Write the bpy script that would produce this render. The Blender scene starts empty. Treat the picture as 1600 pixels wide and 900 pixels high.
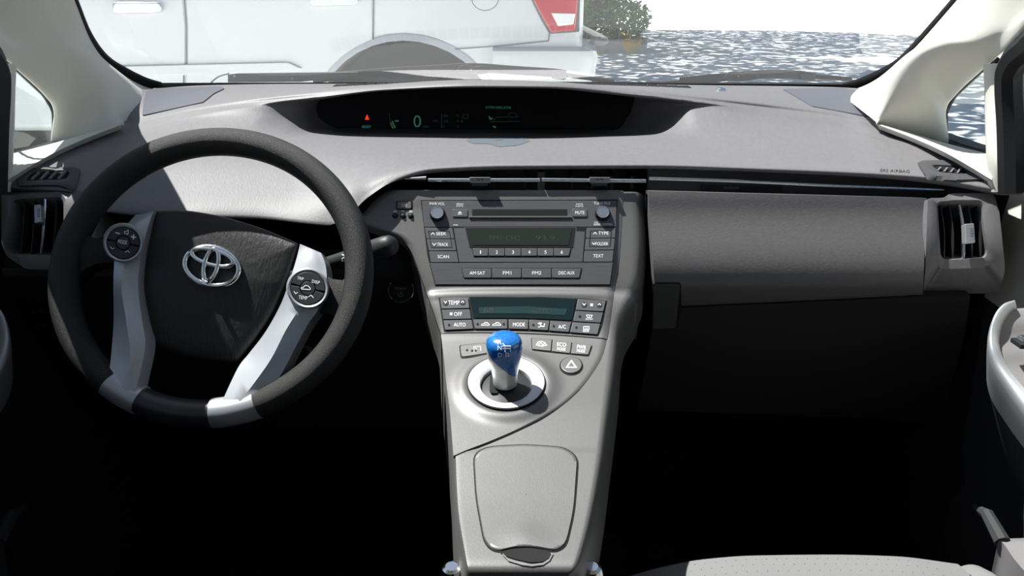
import bpy, bmesh, math, random
import numpy as np
from mathutils import Vector
from mathutils.bvhtree import BVHTree
random.seed(4)
R = math.radians
SC = bpy.context.scene
COL = SC.collection
# ------------------------------------------------------------------ camera, light, exposure
PITCH = R(20.0); FPX = 1280.0; CAM = Vector((0, 0, 1.15))
cam = bpy.data.cameras.new('camera'); co = bpy.data.objects.new('camera', cam); COL.objects.link(co)
co.location = CAM; co.rotation_euler = (R(90) - PITCH, 0, 0)
cam.sensor_width = 36; cam.lens = FPX / 1600 * 36; cam.clip_start = 0.01; cam.clip_end = 500
SC.camera = co
SUN = Vector((-0.40, 0.20, 0.88)).normalized()
w = bpy.data.worlds.new('world'); SC.world = w; w.use_nodes = True
wn = w.node_tree.nodes; wl = w.node_tree.links
sky = wn.new('ShaderNodeTexSky'); sky.sky_type = 'NISHITA'; sky.sun_disc = False; sky.dust_density = 1.0
sky.sun_elevation = math.asin(SUN.z); sky.sun_rotation = math.atan2(SUN.x, SUN.y)
wl.new(sky.outputs[0], wn['Background'].inputs[0]); wn['Background'].inputs[1].default_value = 0.055
sl = bpy.data.lights.new('sun', 'SUN'); sl.energy = 6.4; sl.angle = R(0.5); sl.color = (1.0, 0.975, 0.94)
so = bpy.data.objects.new('sun', sl); COL.objects.link(so); so.rotation_euler = SUN.to_track_quat('Z', 'Y').to_euler()
so.location = (-3, 2, 6)
SC.view_settings.view_transform = 'Standard'; SC.view_settings.look = 'None'; SC.view_settings.gamma = 1
SC.view_settings.use_curve_mapping = False; SC.view_settings.exposure = 1.0

# ------------------------------------------------------------------ helpers
FW = Vector((0, math.cos(PITCH), -math.sin(PITCH))); UP = Vector((0, math.sin(PITCH), math.cos(PITCH)))
def ray(px, py): return Vector(((px - 800) / FPX, 0, 0)) + FW + UP * ((450 - py) / FPX)
def atY(px, py, Y): d = ray(px, py); return CAM + d * (Y / d.y)
def spl(ks, vs):
    """monotone cubic through (ks, vs)"""
    ks = np.array(ks, float); vs = np.array(vs, float); n = len(ks)
    h = np.diff(ks); s = np.diff(vs) / h; m = np.zeros(n); m[0] = s[0]; m[-1] = s[-1]
    for i in range(1, n - 1): m[i] = 0 if s[i-1] * s[i] <= 0 else 2 * s[i-1] * s[i] / (s[i-1] + s[i])
    def f(x):
        x = min(max(x, ks[0]), ks[-1]); i = min(max(int(np.searchsorted(ks, x)) - 1, 0), n - 2)
        t = (x - ks[i]) / h[i]; t2 = t * t; t3 = t2 * t
        return float((2*t3-3*t2+1)*vs[i] + (t3-2*t2+t)*h[i]*m[i] + (-2*t3+3*t2)*vs[i+1] + (t3-t2)*h[i]*m[i+1])
    return f
class Prof:
    """a surface extruded along X whose YZ profile is Y(pixel row)"""
    def __init__(s, tab): s.f = spl([a for a, b in tab], [b for a, b in tab])
    def p(s, py): return atY(800, py, s.f(py))
    def nrm(s, py):
        a, b = s.p(py - 2), s.p(py + 2); t = (a - b).normalized()
        n = Vector((1, 0, 0)).cross(t); return -n if n.dot(ray(800, py)) > 0 else n
    def __call__(s, px, py, lift=0.0):
        q = atY(px, py, s.f(py)); return q + s.nrm(py) * lift if lift else q
class Plane:
    def __init__(s, o, n): s.o = Vector(o); s.n = Vector(n).normalized()
    def __call__(s, px, py, lift=0.0):
        d = ray(px, py); o = s.o + s.n * lift; return CAM + d * ((o - CAM).dot(s.n) / d.dot(s.n))
class Hit:
    """points of an existing mesh, found by casting a ray from the measuring position"""
    def __init__(s, vs, fs, fall=None): s.t = BVHTree.FromPolygons([tuple(v) for v in vs], fs); s.fall = fall
    def __call__(s, px, py, lift=0.0):
        d = ray(px, py).normalized(); p, n, i, dist = s.t.ray_cast(CAM, d)
        k = 0
        while p is None and not s.fall and k < 14:
            k += 1; d = ray(px, py + k).normalized(); p, n, i, dist = s.t.ray_cast(CAM, d)
        if p is None:
            if s.fall: return s.fall(px, py, lift)
            p, n, i, dist = s.t.find_nearest(CAM + d * 1.3)
        if n.dot(d) > 0: n = -n
        return p + n * lift
ORG = {}
def thing(name, label, cat, loc, group=None):
    o = bpy.data.objects.new(name, None); COL.objects.link(o); o.location = loc; o.empty_display_size = .02
    o['label'] = label; o['category'] = cat
    if group: o['group'] = group
    ORG[o] = Vector(loc); return o
def struct(name, loc):
    o = bpy.data.objects.new(name, None); COL.objects.link(o); o.location = loc; o['kind'] = 'structure'; ORG[o] = Vector(loc); return o
def mk(name, vs, fs, mat, parent=None, smooth=30, bevel=0, seg=2, label=None, cat=None, kind=None, group=None, fix=True):
    vs = [Vector(v) for v in vs]
    if parent is not None: org = ORG[parent]
    else:
        xs = [v.x for v in vs]; ys = [v.y for v in vs]; org = Vector(((min(xs)+max(xs))/2, (min(ys)+max(ys))/2, min(v.z for v in vs)))
    me = bpy.data.meshes.new(name); me.from_pydata([v - org for v in vs], [], fs)
    if fix:
        bm = bmesh.new(); bm.from_mesh(me); bmesh.ops.recalc_face_normals(bm, faces=bm.faces); bm.to_mesh(me); bm.free()
    me.update()
    o = bpy.data.objects.new(name, me); COL.objects.link(o); me.materials.append(mat)
    if parent is not None: o.parent = parent
    else: o.location = org
    ORG[o] = org
    if smooth:
        me.polygons.foreach_set('use_smooth', [True] * len(me.polygons))
        if not bevel: me.set_sharp_from_angle(angle=R(smooth))
    if bevel:
        b = o.modifiers.new('bevel', 'BEVEL'); b.width = bevel; b.segments = seg; b.limit_method = 'ANGLE'; b.angle_limit = R(40); b.harden_normals = True
    if label: o['label'] = label
    if cat: o['category'] = cat
    if kind: o['kind'] = kind
    if group: o['group'] = group
    return o
class G:
    """mesh collector"""
    def __init__(s): s.v = []; s.f = []
    def add(s, vs, fs):
        k = len(s.v); s.v += [Vector(v) for v in vs]; s.f += [tuple(i + k for i in f) for f in fs]; return s
    def box(s, a, b):
        x0, y0, z0 = a; x1, y1, z1 = b
        return s.add([(x0,y0,z0),(x1,y0,z0),(x1,y1,z0),(x0,y1,z0),(x0,y0,z1),(x1,y0,z1),(x1,y1,z1),(x0,y1,z1)],
                     [(0,3,2,1),(4,5,6,7),(0,1,5,4),(1,2,6,5),(2,3,7,6),(3,0,4,7)])
    def tube(s, pts, r, n=10, caps=True, closed=False):
        pts = [Vector(p) for p in pts]; m = len(pts); rr = r if isinstance(r, (list, tuple)) else [r] * m
        vs = []; fs = []; ref = None
        for i, p in enumerate(pts):
            a = pts[(i-1) % m] if (i > 0 or closed) else p; b = pts[(i+1) % m] if (i < m-1 or closed) else p
            t = (b - a).normalized()
            if ref is None: ref = t.cross(Vector((0,0,1)));  ref = ref if ref.length > .05 else t.cross(Vector((0,1,0)))
            ref = (ref - t * ref.dot(t)).normalized(); q = t.cross(ref)
            for j in range(n):
                an = 2*math.pi*j/n; vs.append(p + (ref*math.cos(an) + q*math.sin(an)) * rr[i])
        for i in range(m if closed else m - 1):
            for j in range(n):
                i2 = (i+1) % m; fs.append((i*n+j, i*n+(j+1)%n, i2*n+(j+1)%n, i2*n+j))
        if caps and not closed: fs += [tuple(range(n)), tuple((m-1)*n+j for j in range(n))]
        return s.add(vs, fs)
    def grid(s, rows, thick=None, closed=False):
        """rows of points; thick = offset vector or function(i, j) for a closed slab"""
        n = len(rows[0]); m = len(rows); vs = [p for r in rows for p in r]; fs = []
        for i in range(m-1):
            for j in range(n if closed else n-1):
                j2 = (j+1) % n; fs.append((i*n+j, i*n+j2, (i+1)*n+j2, (i+1)*n+j))
        if thick is not None:
            k = len(vs); vs = vs + [Vector(rows[i][j]) + (thick(i, j) if callable(thick) else Vector(thick)) for i in range(m) for j in range(n)]
            fs += [tuple(q + k for q in reversed(f)) for f in fs]
            b = [j for j in range(n)] + [i*n+n-1 for i in range(1, m)] + [(m-1)*n+j for j in range(n-2, -1, -1)] + [i*n for i in range(m-2, 0, -1)]
            for a, c in zip(b, b[1:] + b[:1]): fs.append((a, a+k, c+k, c))
        return s.add(vs, fs)
    def prism(s, top, bot):
        n = len(top); return s.add(list(top) + list(bot), [tuple(range(n)), tuple(range(2*n-1, n-1, -1))] + [(i, i+n, (i+1)%n+n, (i+1)%n) for i in range(n)])
    def ring(s, o, i, od, idp):
        """flat ring between two loops, outer wall to od loop and inner wall to idp loop"""
        n = len(o); vs = list(o) + list(i) + list(od) + list(idp); fs = []
        for k in range(n):
            j = (k+1) % n; fs += [(k, j, n+j, n+k), (k, 2*n+k, 2*n+j, j), (n+k, n+j, 3*n+j, 3*n+k)]
        return s.add(vs, fs)
    def mk(s, name, mat, parent=None, **k): return mk(name, s.v, s.f, mat, parent, **k)
def lathe(o, ax, prof, n=32):
    """prof: (along, radius)"""
    ax = Vector(ax).normalized(); a = ax.cross(Vector((1,0,0))); a = a if a.length > .1 else ax.cross(Vector((0,1,0))); a.normalize(); b = ax.cross(a); o = Vector(o)
    g = G(); rows = [[o + ax*t + (a*math.cos(2*math.pi*j/n) + b*math.sin(2*math.pi*j/n))*r for j in range(n)] for t, r in prof]
    g.grid(rows, closed=True); k = len(prof)
    if prof[0][1] > 1e-5: g.f.append(tuple(range(n)))
    if prof[-1][1] > 1e-5: g.f.append(tuple((k-1)*n+j for j in range(n)))
    return g
def ell(cx, cy, rx, ry, n=32, rot=0):
    c, s_ = math.cos(R(rot)), math.sin(R(rot)); out = []
    for i in range(n):
        a = 2*math.pi*i/n; x, y = rx*math.cos(a), ry*math.sin(a); out.append((cx + x*c - y*s_, cy + x*s_ + y*c))
    return out
def rnd(pts, r, n=4):
    out = []; m = len(pts)
    for i in range(m):
        p = np.array(pts[i], float); a = np.array(pts[i-1], float); b = np.array(pts[(i+1) % m], float); ri = r[i] if isinstance(r, (list, tuple)) else r
        la, lb = np.linalg.norm(a-p), np.linalg.norm(b-p); ra, rb = min(ri, la*.48), min(ri, lb*.48)
        s0 = p + (a-p)/la*ra; s1 = p + (b-p)/lb*rb
        if ri <= 0: out.append(tuple(p)); continue
        for k in range(n+1):
            t = k/n; q = (1-t)**2*s0 + 2*t*(1-t)*p + t*t*s1; out.append(tuple(q))
    return out
def rect(x0, y0, x1, y1): return [(x0,y0),(x1,y0),(x1,y1),(x0,y1)]
def polar(pts, c, n=48):
    """resample a star-shaped outline by angle about c"""
    out = []; m = len(pts)
    for k in range(n):
        a = 2*math.pi*k/n; dx, dy = math.cos(a), math.sin(a); best = None
        for i in range(m):
            x0, y0 = pts[i][0]-c[0], pts[i][1]-c[1]; x1, y1 = pts[(i+1)%m][0]-c[0], pts[(i+1)%m][1]-c[1]
            ex, ey = x1-x0, y1-y0; den = dx*ey - dy*ex
            if abs(den) < 1e-9: continue
            t = (x0*ey - y0*ex)/den; u = (x0*dy - y0*dx)/den
            if t > 0 and -1e-6 <= u <= 1+1e-6 and (best is None or t > best): best = t
        out.append((c[0]+dx*best, c[1]+dy*best))
    return out
def plate(name, sf, pts, lift, thick, mat, parent, bevel=0.0004, **k):
    return G().prism([sf(x, y, lift) for x, y in pts], [sf(x, y, lift - thick) for x, y in pts]).mk(name, mat, parent, bevel=bevel, smooth=30 if bevel else 0, **k)
def stroke(name, sf, lines, wpx, lift, mat, parent, each=False):
    if each:
        for L in lines: stroke(name, sf, [L], wpx, lift, mat, parent)
        return
    g = G()
    for L in lines:
        for (x0, y0), (x1, y1) in zip(L, L[1:]):
            dx, dy = x1-x0, y1-y0; l = math.hypot(dx, dy) or 1; ux, uy = dx/l*wpx*.4, dy/l*wpx*.4; nx, ny = -dy/l*wpx/2, dx/l*wpx/2
            q = [(x0-ux+nx, y0-uy+ny), (x1+ux+nx, y1+uy+ny), (x1+ux-nx, y1+uy-ny), (x0-ux-nx, y0-uy-ny)]
            g.add([sf(a, b, lift) for a, b in q], [(0,1,2,3)])
    return g.mk(name, mat, parent, smooth=0)
def sring(name, sf, o, i, lift, mat, parent):
    return G().ring([sf(x,y,lift) for x,y in o], [sf(x,y,lift) for x,y in i], [sf(x,y,lift-.002) for x,y in o], [sf(x,y,lift-.002) for x,y in i]).mk(name, mat, parent, smooth=0)
_txt = {}
def glyphs(s):
    if s not in _txt:
        cu = bpy.data.curves.new('t', 'FONT'); cu.body = s; cu.resolution_u = 3; o = bpy.data.objects.new('t', cu); COL.objects.link(o)
        me = bpy.data.meshes.new_from_object(o.evaluated_get(bpy.context.evaluated_depsgraph_get()))
        v = [(a.co.x, a.co.y) for a in me.vertices]; f = [tuple(p.vertices) for p in me.polygons]
        bpy.data.objects.remove(o); bpy.data.curves.remove(cu); bpy.data.meshes.remove(me)
        x0 = min(a for a, b in v); x1 = max(a for a, b in v); y0 = min(b for a, b in v); y1 = max(b for a, b in v)
        _txt[s] = ([((a-x0)/(x1-x0), (b-y0)/(y1-y0)) for a, b in v], f)
    return _txt[s]
def text(s, sf, cx, cy, wpx, hpx, lift, mat, parent, rot=0, name='lettering', skew=0):
    v, f = glyphs(s); c, sn = math.cos(R(rot)), math.sin(R(rot)); P = []
    for a, b in v:
        x, y = (a-.5)*wpx + (b-.5)*skew, (.5-b)*hpx; P.append(sf(cx + x*c - y*sn, cy + x*sn + y*c, lift))
    return mk(name, P, f, mat, parent, smooth=0, fix=False)
def ysheet(sf, left, right, y0, y1, nr, nc, lift=None):
    fl = spl(*zip(*left)); fr = spl(*zip(*right)); rows = []
    for i in range(nr):
        py = y0 + (y1-y0)*i/(nr-1); a, b = fl(py), fr(py)
        rows.append([sf(a+(b-a)*j/(nc-1), py, lift(a+(b-a)*j/(nc-1), py, j/(nc-1)) if lift else 0.0) for j in range(nc)])
    return rows
def dens(pts, k=6):
    """Catmull-Rom through points"""
    P = [Vector(p) for p in pts]; out = []
    for i in range(len(P)-1):
        a = P[max(i-1,0)]; b = P[i]; c = P[i+1]; d = P[min(i+2,len(P)-1)]
        for j in range(k):
            t = j/k; out.append(.5*((2*b) + (c-a)*t + (2*a-5*b+4*c-d)*t*t + (3*b-a-3*c+d)*t**3))
    out.append(P[-1]); return out

# ------------------------------------------------------------------ materials
def M(name, col, rough=.6, metal=0, spec=.5, bump=0, bscale=400, stretch=None, var=0, vscale=30, emit=None, es=0, coat=0, trans=0):
    m = bpy.data.materials.new(name); m.use_nodes = True; nt = m.node_tree; b = nt.nodes['Principled BSDF']
    b.inputs['Base Color'].default_value = (*col, 1); b.inputs['Roughness'].default_value = rough; b.inputs['Metallic'].default_value = metal
    b.inputs['Specular IOR Level'].default_value = spec; b.inputs['Coat Weight'].default_value = coat; b.inputs['Transmission Weight'].default_value = trans
    tc = nt.nodes.new('ShaderNodeTexCoord'); mp = nt.nodes.new('ShaderNodeMapping'); nt.links.new(tc.outputs['Object'], mp.inputs[0])
    if stretch: mp.inputs['Scale'].default_value = stretch
    if bump:
        n = nt.nodes.new('ShaderNodeTexNoise'); n.inputs['Scale'].default_value = bscale; n.inputs['Detail'].default_value = 3
        bn = nt.nodes.new('ShaderNodeBump'); bn.inputs['Strength'].default_value = bump; bn.inputs['Distance'].default_value = .001
        nt.links.new(mp.outputs[0], n.inputs[0]); nt.links.new(n.outputs[0], bn.inputs['Height']); nt.links.new(bn.outputs[0], b.inputs['Normal'])
    if var:
        n2 = nt.nodes.new('ShaderNodeTexNoise'); n2.inputs['Scale'].default_value = vscale; n2.inputs['Detail'].default_value = 4
        mr = nt.nodes.new('ShaderNodeMapRange'); mr.inputs[1].default_value = .3; mr.inputs[2].default_value = .7; mr.inputs[3].default_value = 1-var; mr.inputs[4].default_value = 1+var
        mx = nt.nodes.new('ShaderNodeMix'); mx.data_type = 'RGBA'; mx.blend_type = 'MULTIPLY'; mx.inputs[0].default_value = 1; mx.inputs[6].default_value = (*col, 1)
        nt.links.new(mp.outputs[0], n2.inputs[0]); nt.links.new(n2.outputs[0], mr.inputs[0]); nt.links.new(mr.outputs[0], mx.inputs[7]); nt.links.new(mx.outputs[2], b.inputs['Base Color'])
    if emit: b.inputs['Emission Color'].default_value = (*emit, 1); b.inputs['Emission Strength'].default_value = es
    return m
def glass_mat(name, tint, refl, veil=0.0):   # translucent white mix added to imitate veiling glare on the pane
    m = bpy.data.materials.new(name); m.use_nodes = True; nt = m.node_tree; nt.nodes.clear()
    o = nt.nodes.new('ShaderNodeOutputMaterial'); t = nt.nodes.new('ShaderNodeBsdfTransparent'); g = nt.nodes.new('ShaderNodeBsdfGlossy'); mx = nt.nodes.new('ShaderNodeMixShader')
    lw = nt.nodes.new('ShaderNodeLayerWeight'); lw.inputs[0].default_value = .5
    pw_ = nt.nodes.new('ShaderNodeMath'); pw_.operation = 'POWER'; pw_.inputs[1].default_value = 5; nt.links.new(lw.outputs['Facing'], pw_.inputs[0])
    fr = nt.nodes.new('ShaderNodeMath'); fr.operation = 'MULTIPLY_ADD'; fr.inputs[1].default_value = 1 - refl; fr.inputs[2].default_value = refl; nt.links.new(pw_.outputs[0], fr.inputs[0]); t.inputs[0].default_value = (*tint, 1); g.inputs['Roughness'].default_value = .0
    tl = nt.nodes.new('ShaderNodeBsdfTranslucent'); tl.inputs[0].default_value = (.9,.92,.92,1); m2 = nt.nodes.new('ShaderNodeMixShader'); m2.inputs[0].default_value = veil
    nt.links.new(t.outputs[0], m2.inputs[1]); nt.links.new(tl.outputs[0], m2.inputs[2])
    nt.links.new(fr.outputs[0], mx.inputs[0]); nt.links.new(m2.outputs[0], mx.inputs[1]); nt.links.new(g.outputs[0], mx.inputs[2]); nt.links.new(mx.outputs[0], o.inputs[0]); return m
mt = {}
mt['dash'] = M('dash_plastic', (.124,.119,.126), .55, spec=.4, bump=.28, bscale=520, stretch=(1,.4,.4), var=.06, vscale=160)
mt['dashdark'] = M('dash_dark_plastic', (.050,.050,.053), .6, spec=.35, bump=.3, bscale=500)
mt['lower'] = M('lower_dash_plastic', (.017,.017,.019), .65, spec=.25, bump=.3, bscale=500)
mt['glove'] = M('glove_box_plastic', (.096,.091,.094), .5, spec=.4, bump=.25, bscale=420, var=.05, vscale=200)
mt['mesh'] = M('speaker_mesh', (.085,.088,.105), .75, spec=.25, bump=.8, bscale=900)
mt['trim'] = M('light_trim_plastic', (.56,.55,.50), .6, spec=.3, bump=.15, bscale=700)
mt['silver'] = M('silver_panel_paint', (.122,.119,.118), .46, metal=.4, spec=.5, bump=.12, bscale=900, var=.05, vscale=500, stretch=(1,1,1))
mt['radio'] = M('radio_face_plastic', (.072,.073,.080), .42, metal=.15, spec=.5, bump=.12, bscale=300, stretch=(.15,3,3), var=.08, vscale=180)
mt['key'] = M('radio_key_plastic', (.080,.081,.088), .42, metal=.15, spec=.5, bump=.08, bscale=500)
mt['ckey'] = M('climate_key_plastic', (.085,.086,.090), .42, metal=.2, spec=.5)
mt['seam'] = M('seam_black', (.006,.006,.007), .7, spec=.2)
mt['black'] = M('black_plastic', (.010,.010,.011), .5, spec=.3)
mt['knob'] = M('knob_plastic', (.020,.020,.022), .5, spec=.35)
mt['rknob'] = M('radio_knob_plastic', (.018,.018,.020), .6, spec=.15)
mt['wheel'] = M('wheel_urethane', (.011,.0107,.0103), .5, spec=.38, bump=.9, bscale=1600)
mt['wheelbot'] = M('wheel_smooth_plastic', (.016,.018,.024), .4, spec=.5)
mt['hub'] = M('airbag_cover', (.015,.0145,.0145), .5, spec=.42, bump=.7, bscale=330, stretch=(1,.5,.35))
mt['spoke'] = M('satin_silver', (.38,.392,.415), .38, metal=.55, spec=.5)
mt['chrome'] = M('chrome', (.80,.80,.80), .12, metal=1)
mt['satin'] = M('satin_chrome', (.62,.65,.68), .25, metal=1)
mt['print'] = M('white_print', (.80,.82,.84), .6)
mt['dimprint'] = M('grey_print', (.22,.23,.25), .6)
mt['darkprint'] = M('dark_print', (.015,.015,.015), .6)
mt['lcd'] = M('radio_lcd', (.016,.023,.018), .25, spec=.4)
mt['lcd2'] = M('climate_lcd', (.006,.014,.016), .2, spec=.3)
mt['lcd3'] = M('climate_lcd_field', (.012,.034,.035), .3, spec=.3)
mt['lcdink'] = M('lcd_digits', (.014,.018,.015), .5)
mt['screen'] = M('smoked_screen', (.004,.004,.005), .55, spec=.06)
mt['vfdgreen'] = M('display_green', (.0,.0,.0), .5, emit=(.10,.55,.32), es=.07)
mt['vfddim'] = M('display_dim', (.0,.0,.0), .5, emit=(.12,.28,.22), es=.02)
mt['vfdcyan'] = M('display_cyan', (.0,.0,.0), .5, emit=(.08,.45,.55), es=.13)
mt['vfdred'] = M('display_red', (.0,.0,.0), .5, emit=(1,.03,.01), es=.55)
mt['blue'] = M('blue_knob_face', (.010,.115,.38), .2, spec=.6, coat=.5, var=.35, vscale=500)
mt['knobsilver'] = M('knob_silver', (.52,.52,.50), .35, metal=.55, spec=.5)
mt['carpet'] = M('dark_carpet', (.012,.012,.014), .95, spec=.05, bump=.9, bscale=800)
mt['mat'] = M('floor_mat_pile', (.009,.009,.010), .95, spec=.05, bump=.9, bscale=600)
mt['seat'] = M('seat_fabric', (.16,.16,.163), .9, spec=.1, bump=.6, bscale=900)
mt['doordark'] = M('door_dark_plastic', (.030,.030,.033), .7, spec=.25)
mt['doorgrey'] = M('door_grey_plastic', (.16,.155,.16), .6, spec=.3)
mt['head'] = M('headliner', (.30,.29,.27), .95, spec=.05)
mt['rubber'] = M('rubber_seal', (.008,.008,.009), .6, spec=.3)
mt['wiper'] = M('wiper_grey', (.045,.052,.056), .5, spec=.4)
mt['glass'] = glass_mat('windshield_glass', (.92,.95,.94), .05, .038)
mt['sglass'] = glass_mat('side_glass', (.80,.86,.84), .05, .02)
mt['jeep'] = M('suv_silver_paint', (.56,.58,.575), .32, metal=.1, spec=.5, coat=.3)
mt['hood'] = M('car_hood_paint', (.60,.62,.63), .3, metal=.2, coat=.5)
mt['jdark'] = M('suv_dark_plastic', (.10,.105,.10), .7)
mt['jglass'] = M('suv_window_glass', (.02,.025,.027), .08, spec=.6)
mt['red'] = M('tail_lamp_red', (.42,.012,.018), .15, spec=.6, coat=.5)
mt['lens'] = M('reverse_lens', (.72,.70,.68), .2, spec=.5)
mt['tyre'] = M('tyre_rubber', (.022,.022,.022), .8)
mt['bark'] = M('bark', (.12,.085,.06), .9, bump=.8, bscale=30)
mt['leaf'] = M('leaf_green', (.035,.085,.018), .6, var=.4, vscale=3)
mt['leaf2'] = M('shrub_leaf_green', (.13,.30,.075), .6, var=.5, vscale=5)
mt['asphalt'] = M('asphalt', (.78,.78,.78), .9, spec=.2, var=.10, vscale=.6)
mt['soil'] = M('soil', (.14,.10,.07), .95)
mt['line'] = M('road_paint', (.82,.82,.80), .8)
def curb_mat():
    m = M('curb_concrete', (.42,.40,.37), .9, var=.12, vscale=6); nt = m.node_tree; b = nt.nodes['Principled BSDF']
    n = nt.nodes.new('ShaderNodeTexNoise'); n.inputs['Scale'].default_value = 2.2; n.inputs['Detail'].default_value = 5
    tc = nt.nodes.new('ShaderNodeTexCoord'); nt.links.new(tc.outputs['Object'], n.inputs[0])
    r = nt.nodes.new('ShaderNodeValToRGB'); r.color_ramp.elements[0].position = .52; r.color_ramp.elements[1].position = .56
    mx = nt.nodes.new('ShaderNodeMix'); mx.data_type = 'RGBA'; src = b.inputs['Base Color'].links[0].from_socket
    nt.links.new(n.outputs[0], r.inputs[0]); nt.links.new(r.outputs[0], mx.inputs[0]); nt.links.new(src, mx.inputs[6]); mx.inputs[7].default_value = (.72,.42,.08,1)
    nt.links.new(mx.outputs[2], b.inputs['Base Color']); return m
mt['curb'] = curb_mat()

# ------------------------------------------------------------------ outside: ground, shrub bed, trees, parked vehicle
g = G().box((-120,-60,-.4), (160,220,0)); o = g.mk('ground', mt['asphalt'], smooth=0); o['kind'] = 'structure'
def gnd(px, py, z=0.0): d = ray(px, py); return CAM + d * ((z - CAM.z)/d.z)
a, b = gnd(1243, 48), gnd(1213, 126)
sd = Vector((.055,0,0)); z1 = Vector((0,0,.006))
mk('parking_line', [a-sd+z1, a+sd+z1, b+sd+z1, b-sd+z1, a-sd, a+sd, b+sd, b-sd], [(0,1,2,3),(7,6,5,4),(0,4,5,1),(1,5,6,2),(2,6,7,3),(3,7,4,0)], mt['line'], smooth=0, label='thin white painted line crossing the shaded asphalt', cat='road marking')
# curbed island
c0 = gnd(1018, 84); isl = thing('curbed_island', 'concrete curb with worn yellow paint around the shrub bed', 'curb', (c0.x-3, c0.y+1.5, 0))
out = rnd([(c0.x-7, c0.y), (c0.x, c0.y), (c0.x, c0.y+4), (c0.x-7, c0.y+4)], .7, 6)
inn = rnd([(c0.x-6.8, c0.y+.22), (c0.x-.22, c0.y+.22), (c0.x-.22, c0.y+3.8), (c0.x-6.8, c0.y+3.8)], .5, 6)
G().ring([(x,y,.26) for x,y in out], [(x,y,.26) for x,y in inn], [(x,y,0) for x,y in out], [(x,y,.1) for x,y in inn]).mk('curb_stone', mt['curb'], isl, bevel=.03)
G().prism([(x,y,.22) for x,y in inn], [(x,y,.02) for x,y in inn]).mk('soil_bed', mt['soil'], isl, smooth=0)
def leaves(n, size, fn):
    g = G()
    for _ in range(n):
        p = fn(); a = Vector((random.gauss(0,1), random.gauss(0,1), random.gauss(0,.7))).normalized(); b = a.cross(Vector((random.gauss(0,1), random.gauss(0,1), random.gauss(0,1)))).normalized()
        s1 = size*random.uniform(.6,1.3); s2 = s1*.5
        g.add([p-a*s1, p-b*s2, p+a*s1, p+b*s2], [(0,1,2,3)])
    return g
def blobfn(c, r, holes=.0):
    c = Vector(c)
    def f():
        while True:
            v = Vector((random.uniform(-1,1), random.uniform(-1,1), random.uniform(-1,1)))
            if (.3 < v.length < 1) if not holes else (v.x*v.x+v.y*v.y < 1): return c + Vector((v.x*r[0], v.y*r[1], v.z*r[2]))
    return f
sx = gnd(960, 75)
sh = thing('shrub', 'low dense green shrub growing behind the yellow-painted curb', 'shrub', (c0.x-.9, c0.y+1.0, .22))
g = G()
for (dx, dy, dz, rx, ry, rz, n) in ((-.45,.9,.62,.55,.6,.42,1500), (-1.2,1.0,.75,.7,.6,.6,1900), (-2.0,1.1,.8,.8,.7,.65,1900), (-.9,1.3,.85,.5,.5,.45,900), (-1.6,.9,1.15,.6,.6,.55,1200)):
    q = leaves(n, .05, blobfn((c0.x+dx, c0.y+dy, dz), (rx,ry,rz))); g.add(q.v, q.f)
g.mk('foliage', mt['leaf2'], sh, smooth=0, kind='stuff', fix=False)
g = G()
for i in range(9):
    bx = c0.x - .4 - i*.2; g.tube([(bx, c0.y+1, .2), (bx+random.uniform(-.2,.2), c0.y+1+random.uniform(-.2,.2), .9)], [.02,.008], 6)
g.mk('stems', mt['bark'], sh)
def tree(x, y, h, rx, ry, n, lab):
    t = thing('shade_tree', lab, 'tree', (x, y, 0), 'trees shading the parking lot')
    g = G().tube(dens([(x,y,0),(x+.1,y,h*.3),(x-.1,y+.1,h*.6),(x,y,h)], 3), [.2-.015*i for i in range(10)], 8)
    for i in range(7):
        an = i*.9; g.tube([(x,y,h*.55+i*.12), (x+rx*.6*math.cos(an), y+ry*.6*math.sin(an), h+.5)], [.07,.02], 6)
    g.mk('trunk', mt['bark'], t)
    q = leaves(n, .17, blobfn((x,y,h+.6), (rx,ry,1.5), 1)); q.mk('foliage', mt['leaf'], t, smooth=0, kind='stuff', fix=False)
tree(-1.4, 12.9, 6.0, 5.2, 5.2, 11000, 'leafy tree whose shade falls on the near asphalt')
tree(2.0, 22.4, 6.2, 6.2, 5.3, 12500, 'wide leafy tree whose shade falls on the far asphalt')

JY = 4.5
def J(px, py, off=0.0): return atY(px, py, JY - off)
jeep = thing('sport_utility_vehicle', 'silver sport utility vehicle parked crosswise in front of the windshield', 'car', (-1.9, 5.4, 0))
def arch(cx, r=.52, cz=.38, z0=.42, n=18):
    a0 = math.asin((z0-cz)/r); return [(cx + r*math.cos(a0+(math.pi-2*a0)*i/n), cz + r*math.sin(a0+(math.pi-2*a0)*i/n)) for i in range(n+1)]
RA, FA = -.57, -3.35
rear = J(912, 40).x
outl = [(rear, 1.16), (rear, .60), (rear-.10,.45)] + arch(RA) + arch(FA) + [(-4.05,.42), (-4.2,.5), (-4.24,.85), (-4.1,1.04), (-3.0,1.14)]
G().prism([(x, JY, z) for x, z in outl], [(x, JY+1.82, z) for x, z in outl]).mk('body', mt['jeep'], jeep, bevel=.045, seg=4)
gh = [(-2.95,1.12), (-2.15,1.66), (-1.7,1.72), (-.1,1.72), (.12,1.64), (rear-.02,1.12)]
G().prism([(x, JY+.04+(z-1.1)*.35, z) for x, z in gh], [(x, JY+1.78-(z-1.1)*.35, z) for x, z in gh]).mk('cabin', mt['jeep'], jeep, bevel=.04, seg=3)
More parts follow.
